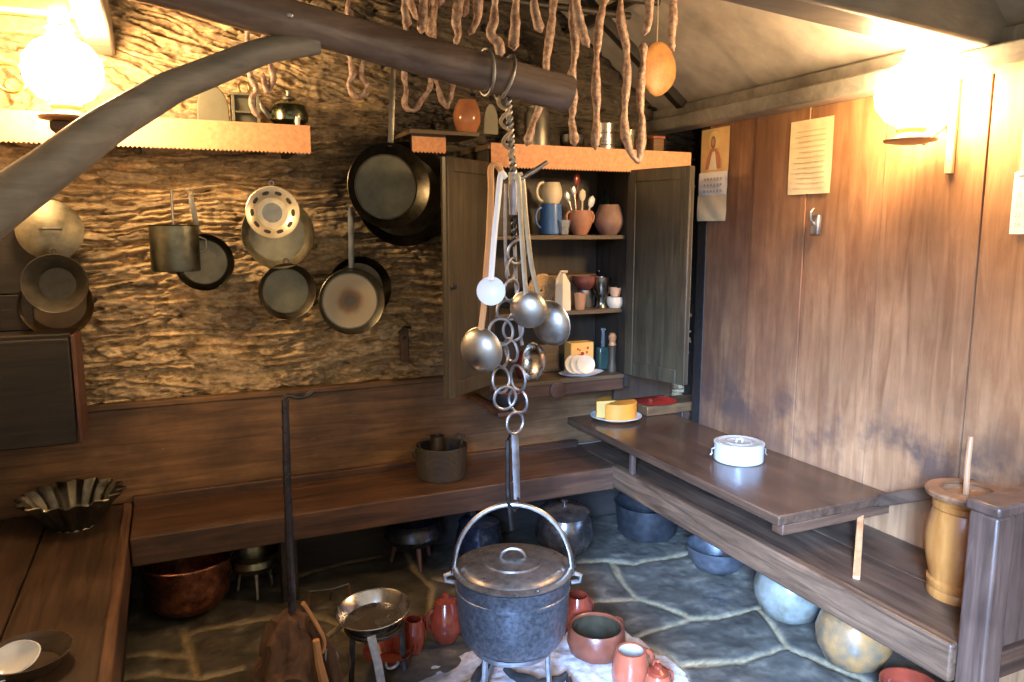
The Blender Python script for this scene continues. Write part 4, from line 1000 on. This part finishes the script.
# basin and shiny object bottom left
p = at(18, 668, z=.44)
t = spin('wooden_bowl', 'dark shallow bowl on the left bench at bottom corner', 'bowl', (p.x+.02, p.y+.02, .423), cup(.08,.115,.05,.006), wood('dark_bowl_wood', (.03,.02,.014), (.12,.08,.05), 'X', .35))
mb = M().lathe([(0,.0),(.03,.004),(.06,.02),(.07,.035),(.066,.037),(.05,.022),(0,.01)], 30, squash=.75); mb.wobble(.006, 18)
tag(mb.build('white_dish', plain('pearly_white', (.85,.86,.88), .12, .1, coat=.8), loc=(p.x-.01, p.y+.0, .445), rot=(.5,-.25,.3)), 'shiny bluish-white dish inside the dark bottom-left bowl', 'dish')

# ------------------------------------------------------------------ on the table
p = at(616, 408, z=.60)
TZ = .586
t = thing('plate', 'white plate carrying the cheese on the tabletop', 'plate', (2.19, 3.465, TZ))
M().lathe([(0,0),(.08,.0),(.09,.006),(.138,.018),(.140,.022),(.088,.011),(.08,.006),(0,.005)], 48).build('dish', WHITE, t)
M().torus((0,0,.0205),(0,0,1),.138,.0022,48,6).build('rim', plain('grey_green_rim', (.5,.55,.5), .3, .1), t)
# cheese wheel with a cut wedge
t = thing('cheese', 'orange wheel of cheese with a wedge cut, on plate', 'cheese', (2.19, 3.465, TZ+.0065), (0,0,0))
R_, H_ = .112, .095; a0, a1 = math.radians(168), math.radians(206)
pts = [(0,0)]+[(R_*math.cos(a1+(2*PI-(a1-a0))*i/44), R_*math.sin(a1+(2*PI-(a1-a0))*i/44)) for i in range(45)]
n = len(pts)
vs = [(x,y,0) for x,y in pts]+[(x,y,H_) for x,y in pts]
fs = [tuple(range(n))[::-1], tuple(range(n,2*n))]+[(i,(i+1)%n,n+(i+1)%n,n+i) for i in range(n)]
mb = M(); mb.add(vs, fs); mb.mi = [0,0]+[1 if i in (0, n-1) else 0 for i in range(n)]
mb.build('wheel', [CHEESE, CHEESEI], t, bevel=.004)
# white tin
p = at(738, 462, z=TZ); p2 = Vector((2.295, 2.60))
t = thing('lidded_tin', 'round white enamel tin with side clips on the tabletop', 'tin', (p2.x, p2.y, TZ)); r = .108
M().lathe([(0,0),(r-.004,0),(r,.004),(r,.075),(r+.003,.077),(r+.003,.082),(r-.004,.082),(r-.004,.078),(0,.078)], 48).build('body', plain('grey_white_enamel', (.46,.47,.45), .3, .08), t)
lid = M().lathe([(r-.006,.0785),(r-.006,.086),(r-.014,.087),(r-.022,.082),(r*.55,.083),(r*.5,.086),(r*.44,.083),(0,.084)], 48).build('lid', plain('tin_lid', (.36,.34,.29), .3, .15), t)
M().tube([(-.018,0,.084),(-.012,0,.097),(.012,0,.097),(.018,0,.084)], .004, 8).build('lid_knob', WHITE, lid)
for s_ in (1,-1):
    e = Vector((s_*math.cos(az), -s_*math.sin(az), 0))
    M().tube([e*(r)+Vector((0,0,.055)), e*(r+.014)+Vector((0,0,.05)), e*(r+.012)+Vector((0,0,.03)), e*(r+.02)+Vector((0,0,.022))], .0035, 6).build('clip', ALU, t)

# ------------------------------------------------------------------ churn
cx, cy = 2.315, 1.545
t = thing('butter_churn', 'turned honey-coloured wooden churn on the right bench', 'churn', (cx, cy, .4205))
M().lathe([(0,0),(.093,0),(.096,.012),(.092,.03),(.096,.036),(.098,.055),(.090,.062),(.097,.09),(.108,.14),(.112,.19),(.108,.24),(.098,.28),(.092,.295),(.098,.302),(.098,.318),(.090,.325),(.090,.332),(0,.332)], 56).build('barrel', W_CHURN, t)
M().lathe([(.092,.332),(.120,.343),(.123,.355),(.118,.362),(.080,.364),(.070,.352),(.066,.345),(0,.344)], 56).build('top_disc', wood('churn_top', (.16,.07,.03), (.36,.18,.08), 'X', .3), t)
M().torus((0,0,.362),(0,0,1),.076,.005,40,8).build('mouth_ring', wood('churn_rim', (.12,.055,.025), (.28,.14,.06), 'X', .35), t)
M().tube([(0,.005,.345),(.003,.01,.45),(.010,.012,.535)], [.0095,.0095,.009], 10).build('plunger', W_LIGHT, t)

# ------------------------------------------------------------------ things on the plank wall
WX = 2.548
def wall_sheet(mb, y0, y1, z0, z1, curl=.004, n=12, d=.001):
    """a sheet of paper on the plank wall, slightly curled"""
    vs = []; fs = []
    for j in range(n+1):
        for i in range(n+1):
            u, v = i/n, j/n; y = y0+(y1-y0)*u; z = z0+(z1-z0)*v
            x = WX-d-curl*(abs(math.sin(u*5+v*3))*(.3+.7*(1-v)))
            vs.append((x,y,z))
    m_ = (n+1)**2; vs += [(x+.0008,y,z) for x,y,z in vs]
    for j in range(n):
        for i in range(n):
            q = j*(n+1)+i; fs.append((q,q+1,q+n+2,q+n+1)); fs.append((m_+q+n+1,m_+q+n+2,m_+q+1,m_+q))
    return mb.add(vs, fs)
t = thing('calendar', 'narrow calendar with a robed figure picture near the cabinet', 'calendar', (WX, 3.16, 1.66)); O_ = t.location
Y0, Y1 = 3.265, 3.055
# picture on top
wall_sheet(M(), Y0, Y1-.005, 1.90, 2.115, .002).build('picture', plain('picture_ground', (.78,.50,.20), .6, .15, 12), t, o=O_)
def disc(y, z, ry, rz_, d): 
    return M().lathe([(0,0),(1,0),(1,.0008),(0,.0008)], 28, Matrix.Translation((WX-d,y,z)) @ Matrix.Rotation(-PI/2,4,'Y') @ Matrix.Diagonal((rz_,ry,1,1)))
disc(3.16, 2.055, .042, .045, .0055).build('halo', plain('halo_yellow', (.85,.62,.25), .6), t, o=O_)
disc(3.165, 2.045, .018, .032, .0068).build('hair', plain('hair_brown', (.3,.15,.08), .6), t, o=O_)
disc(3.165, 2.048, .011, .017, .0080).build('face', plain('face_tone', (.5,.28,.15), .6), t, o=O_)
mb = M().prism([(-.06,0),(.06,0),(.05,.06),(.022,.10),(-.022,.10),(-.05,.06)], .001, Matrix.Translation((WX-.0065,3.16,1.915)) @ Matrix(((0,0,-1,0),(-1,0,0,0),(0,1,0,0),(0,0,0,1))))
mb.build('red_robe', plain('robe_red', (.5,.2,.10), .6), t, o=O_)
mb = M().prism([(-.035,0),(.028,0),(.01,.09),(-.008,.09)], .001, Matrix.Translation((WX-.0080,3.16,1.91)) @ Matrix(((0,0,-1,0),(-1,0,0,0),(0,1,0,0),(0,0,0,1))))
mb.build('white_robe', plain('robe_white', (.75,.68,.5), .6), t, o=O_)
wall_sheet(M(), Y0+.01, Y1, 1.785, 1.90, .003).build('month_sheet', PAPERW, t, o=O_)
wall_sheet(M(), Y0+.015, Y1, 1.655, 1.785, .004).build('lower_sheet', PAPER, t, o=O_)
mb = M()
for k in range(3):
    for i in range(6): mb.box(WX-.0065, WX-.0058, Y1+.035+i*.025, Y1+.05+i*.025, 1.80+k*.03, 1.812+k*.03)
mb.build('faded_print', plain('print_grey', (.5,.46,.4), .7), t, o=O_)
o = wall_sheet(M(), 2.645, 2.405, 1.765, 2.08, .003).build('paper_sheet', PAPER, o=(WX,2.52,1.765)); tag(o, 'plain yellowed paper sheet pinned on the plank wall', 'paper')
mb = M()
for k in range(12): mb.box(WX-.0052, WX-.0045, 2.44, 2.61-(k*37 % 5)*.006, 1.79+k*.022, 1.793+k*.022)
mb.build('faded_lines', plain('faint_ink', (.66,.5,.27), .8), o, o=(WX,2.52,1.765))
# wall hook / bottle opener
c = at(814, 222, x=2.52)
t = thing('wall_hook', 'small grey metal hook on the wall below the paper', 'hook', c)
M().box(.0,.022,-.022,.022,-.055,.03).build('plate', IRONL, t, bevel=.006)
M().tube([(0,0,-.01),(-.02,0,.01),(-.022,0,.04),(-.005,0,.055)], .006, 8).build('prong', IRONL, t)
# calendar at the right edge
t = thing('calendar', 'white date calendar at the right edge of plank wall', 'calendar', (WX, 1.56, 1.59)); O_ = t.location
wall_sheet(M(), 1.64, 1.40, 1.60, 1.80, .002).build('date_sheet', PAPERW, t, o=O_)
wall_sheet(M(), 1.625, 1.41, 1.80, 2.10, .002).build('picture', PAPER, t, o=O_)
M().box(WX-.006, WX-.003, 1.41, 1.63, 1.79, 1.803).build('binding', PAPERW, t, o=O_)
def text_mesh(s, size):
    cu = bpy.data.curves.new('txt', 'FONT'); cu.body = s; cu.size = size; cu.align_x = 'CENTER'
    ob = bpy.data.objects.new('txt', cu); COL.objects.link(ob); bpy.context.view_layer.update()
    me = bpy.data.meshes.new_from_object(ob); bpy.data.objects.remove(ob); return me
mb = M(); dnum = 1
base = Matrix(((0,0,-1,0),(-1,0,0,0),(0,1,0,0),(0,0,0,1)))
for rr in range(5):
    for cc in range(7):
        if dnum > 31: break
        me = text_mesh(str(dnum), .022); mt = Matrix.Translation((WX-.0048, 1.615-.032*cc, 1.75-.032*rr)) @ base
        mb.add([mt @ v.co for v in me.vertices], [tuple(p_.vertices) for p_ in me.polygons]); dnum += 1
mb.build('dates', plain('date_ink', (.55,.42,.25), .8), t, o=O_)

# ------------------------------------------------------------------ hanging: sausages, poles, cured piece
def plen(P): return [sum((P[i+1]-P[i]).length for i in range(k)) for k in range(len(P))]
POLEZ = 2.60
def sausage(label, pts, y, w=.0185, seg=.14, top=True, loop=False, ph=0):
    P_ = [at(a, b, y=y) for a, b in pts]
    if top: P_ = [Vector((P_[0].x+.002, y-.018, POLEZ+.012)), Vector((P_[0].x+.001, y-.022, POLEZ-.03)) ]+P_
    D = dense(P_, 10); cum = plen(D); rad = []
    for i, s in enumerate(cum):
        q = abs(math.sin(PI*(s/seg+ph))); e = min(1, (cum[-1]-s)/.02+.15)
        rad.append(w*(.46+.54*q**.5)*e*(1+.15*noise.noise(D[i]*30)))
    mb = M().tube(D, rad, 9); mb.wobble(.004, 28)
    o = mb.build('sausage_string', SAUS, o=D[0], ang=80)
    return tag(o, label, 'sausage', 'sausage strings hanging from the poles')
S = [
 ('short sausage leftmost at top, above the log middle', [(404,0),(406,16),(407,28)], 2.72),
 ('slanting short sausage, second from left at the top', [(409,-4),(413,10),(418,20)], 2.95),
 ('yellowish sausage pair member hanging just above the log', [(424,-2),(423,15),(421,34)], 2.72),
 ('thin sausage beside the yellowish one above the log', [(432,0),(431,20),(430,38)], 2.95),
 ('tiny sausage tip at the top edge, fifth from left', [(441,-14),(441,-4),(440,7)], 2.72),
 ('kinked sausage string ending at the log top', [(459,0),(456,20),(458,34),(455,45)], 2.72),
 ('short straight sausage right beside the kinked string', [(466,-6),(465,6),(464,17)], 2.95),
 ('curved sausage bending left at its tip over the log', [(478,0),(478,16),(475,25),(469,35)], 2.72),
 ('double-link string touching the log above the iron loops', [(495,-2),(494,18),(491,34),(498,44),(501,59)], 2.48),
 ('straight thick sausage with tail above the iron loops', [(516,-2),(515,20),(514,38),(514,51)], 2.48),
 ('single curved sausage right of the straight thick one', [(534,-4),(536,16),(541,33)], 2.48),
 ('long string passing behind the log toward orange paper', [(554,-4),(551,28),(547,55),(545,75),(541,100),(534,122),(526,146)], 2.72),
 ('short sausage with loose tail right above the log end', [(576,-4),(578,16),(582,32),(589,47)], 2.48),
 ('long string hanging down past the log end', [(572,8),(575,45),(572,75),(573,100),(572,120),(575,146)], 2.72),
 ('long straight string just right of the log end', [(606,-4),(600,20),(597,50),(596,80),(597,110),(595,150)], 2.72),
 ('U-shaped double string hanging lowest, over the orange paper', [(621,-4),(621,22),(626,45),(627,75),(625,105),(625,130),(630,150),(638,161),(641,145),(642,120),(640,95),(643,65),(643,42)], 2.72),
 ('short thick sausage above the tan hanging piece', [(650,-6),(649,15),(645,36)], 2.48),
 ('rightmost sausage, single and pale-tipped', [(674,-2),(673,20),(672,40),(674,52)], 2.72),
]
for i, (lab, pts, y) in enumerate(S): sausage(lab, pts, y, seg=.21, ph=.1*i)
G = [
 ('small looped sausage ring below the log, near pan handle', [(348,20),(348,45),(350,62),(353,74),(349,86),(355,96),(364,94),(367,84),(361,76),(363,62),(366,45)], 3.15),
 ('V-shaped sausage garland below the log left of clay pot', [(405,40),(404,70),(406,90),(405,106),(414,110),(422,100),(430,88),(430,74)], 3.15),
 ('second V-shaped garland close to the clay pot', [(434,60),(436,80),(442,100),(448,106),(452,90),(454,76)], 3.2),
 ('sausage string dangling over the box lantern', [(248,44),(250,74),(256,88),(252,98),(254,110),(261,118)], 3.2),
 ('looped sausage hanging between lantern and kettle', [(264,44),(270,64),(273,78),(268,92),(264,84),(263,72)], 3.2),
]
for i, (lab, pts, y) in enumerate(G):
    sausage(lab, pts, y, w=.013, seg=.11, ph=.2*i)
for (y, z, x0, x1, lab, mt) in ((2.48, POLEZ, .1, 2.02, 'nearest smoke-dark drying pole carrying sausages', W_BLACK), (2.72, POLEZ, .1, 2.04, 'middle reddish drying pole carrying sausages', W_PANEL), (2.95, POLEZ, .1, 2.04, 'third drying pole, dark, behind the reddish one', W_BLACK), (3.18, POLEZ, .1, 2.04, 'farthest drying pole near the stone wall', W_BLACK)):
    tag(M().tube([(x0,y,z),((x0+x1)/2,y,z-.004),(x1,y,z)], .016, 10).wobble(.003,6).build('drying_pole', mt, o=((x0+x1)/2,y,z)), lab, 'pole', 'drying poles')
for x, lab in ((.12, 'dark wooden rail under the ceiling bearing the poles at left'), (1.98, 'dark wooden rail under the ceiling bearing the poles at right')):
    mb = M().tube([(x,2.2,POLEZ+.04),(x,3.66,POLEZ+.04)], .024, 6)
    for y in (2.35, 3.0): mb.tube([(x,y,POLEZ+.05),(x,y,2.87)], .012, 6)
    tag(mb.build('roof_rail', W_BLACK, o=(x,2.9,POLEZ)), lab, 'rail')
# flattened tan cured piece
y = 2.9; outl = [(656,41),(667,44),(675,60),(676,78),(668,90),(655,99),(645,86),(641,70),(645,50)]
P_ = [at(a, b, y=y) for a, b in outl]; cc = sum(P_, Vector())/len(P_)
vs = []; fs = []; n = len(P_)
for dyy, sc in ((-.022,.0),(-.020,.45),(-.010,.85),(0,1.0),(.010,.85),(.018,.45),(.020,0)):
    for q in P_: vs.append(cc+(q-cc)*1.12*max(sc,.01)+Vector((0,dyy,0)))
for k in range(6):
    for i in range(n): j = (i+1) % n; fs.append((k*n+i,k*n+j,(k+1)*n+j,(k+1)*n+i))
mb = M().add(vs, fs)
o = mb.build('cured_bladder', LARD, o=cc, sub=1, ang=180); tag(o, 'flat orange-tan leaf-shaped cured piece hanging right of sausages', 'cured meat')
M().tube([at(657,44,y=y), Vector((at(657,44,y=y).x, y, 2.62))], .003, 6).build('string', ROPE, o, o=cc)
tag(M().tube([(1.9,2.9,2.615),(2.09,2.9,2.615)], .012, 8).build('peg', W_BLACK, o=(1.95,2.9,2.61)), 'stubby peg holding the cured piece string', 'peg')

# ------------------------------------------------------------------ light
def light(kind, name, loc, energy, col, **k):
    l = bpy.data.lights.new(name, kind); l.energy = energy; l.color = col
    for a_, b_ in k.items(): setattr(l, a_, b_)
    o = bpy.data.objects.new(name, l); COL.objects.link(o); o.location = loc; return o
w = bpy.data.worlds.new('World'); scene.world = w; w.use_nodes = True
w.node_tree.nodes['Background'].inputs[0].default_value = (1.0, .86, .66, 1)
w.node_tree.nodes['Background'].inputs[1].default_value = .62
d = light('AREA', 'doorway_daylight', (-.7, -1.0, 1.7), 72, (.30,.52,1.0), shape='RECTANGLE', size=.8, size_y=1.6)
tgt = Vector((2.0, 2.1, .15)); d.rotation_euler = (tgt-Vector(d.location)).to_track_quat('-Z', 'Y').to_euler(); d.data.spread = math.radians(33)

vs = scene.view_settings
vs.view_transform = 'Standard'; vs.look = 'None'; vs.gamma = 1; vs.use_curve_mapping = False; vs.exposure = .62
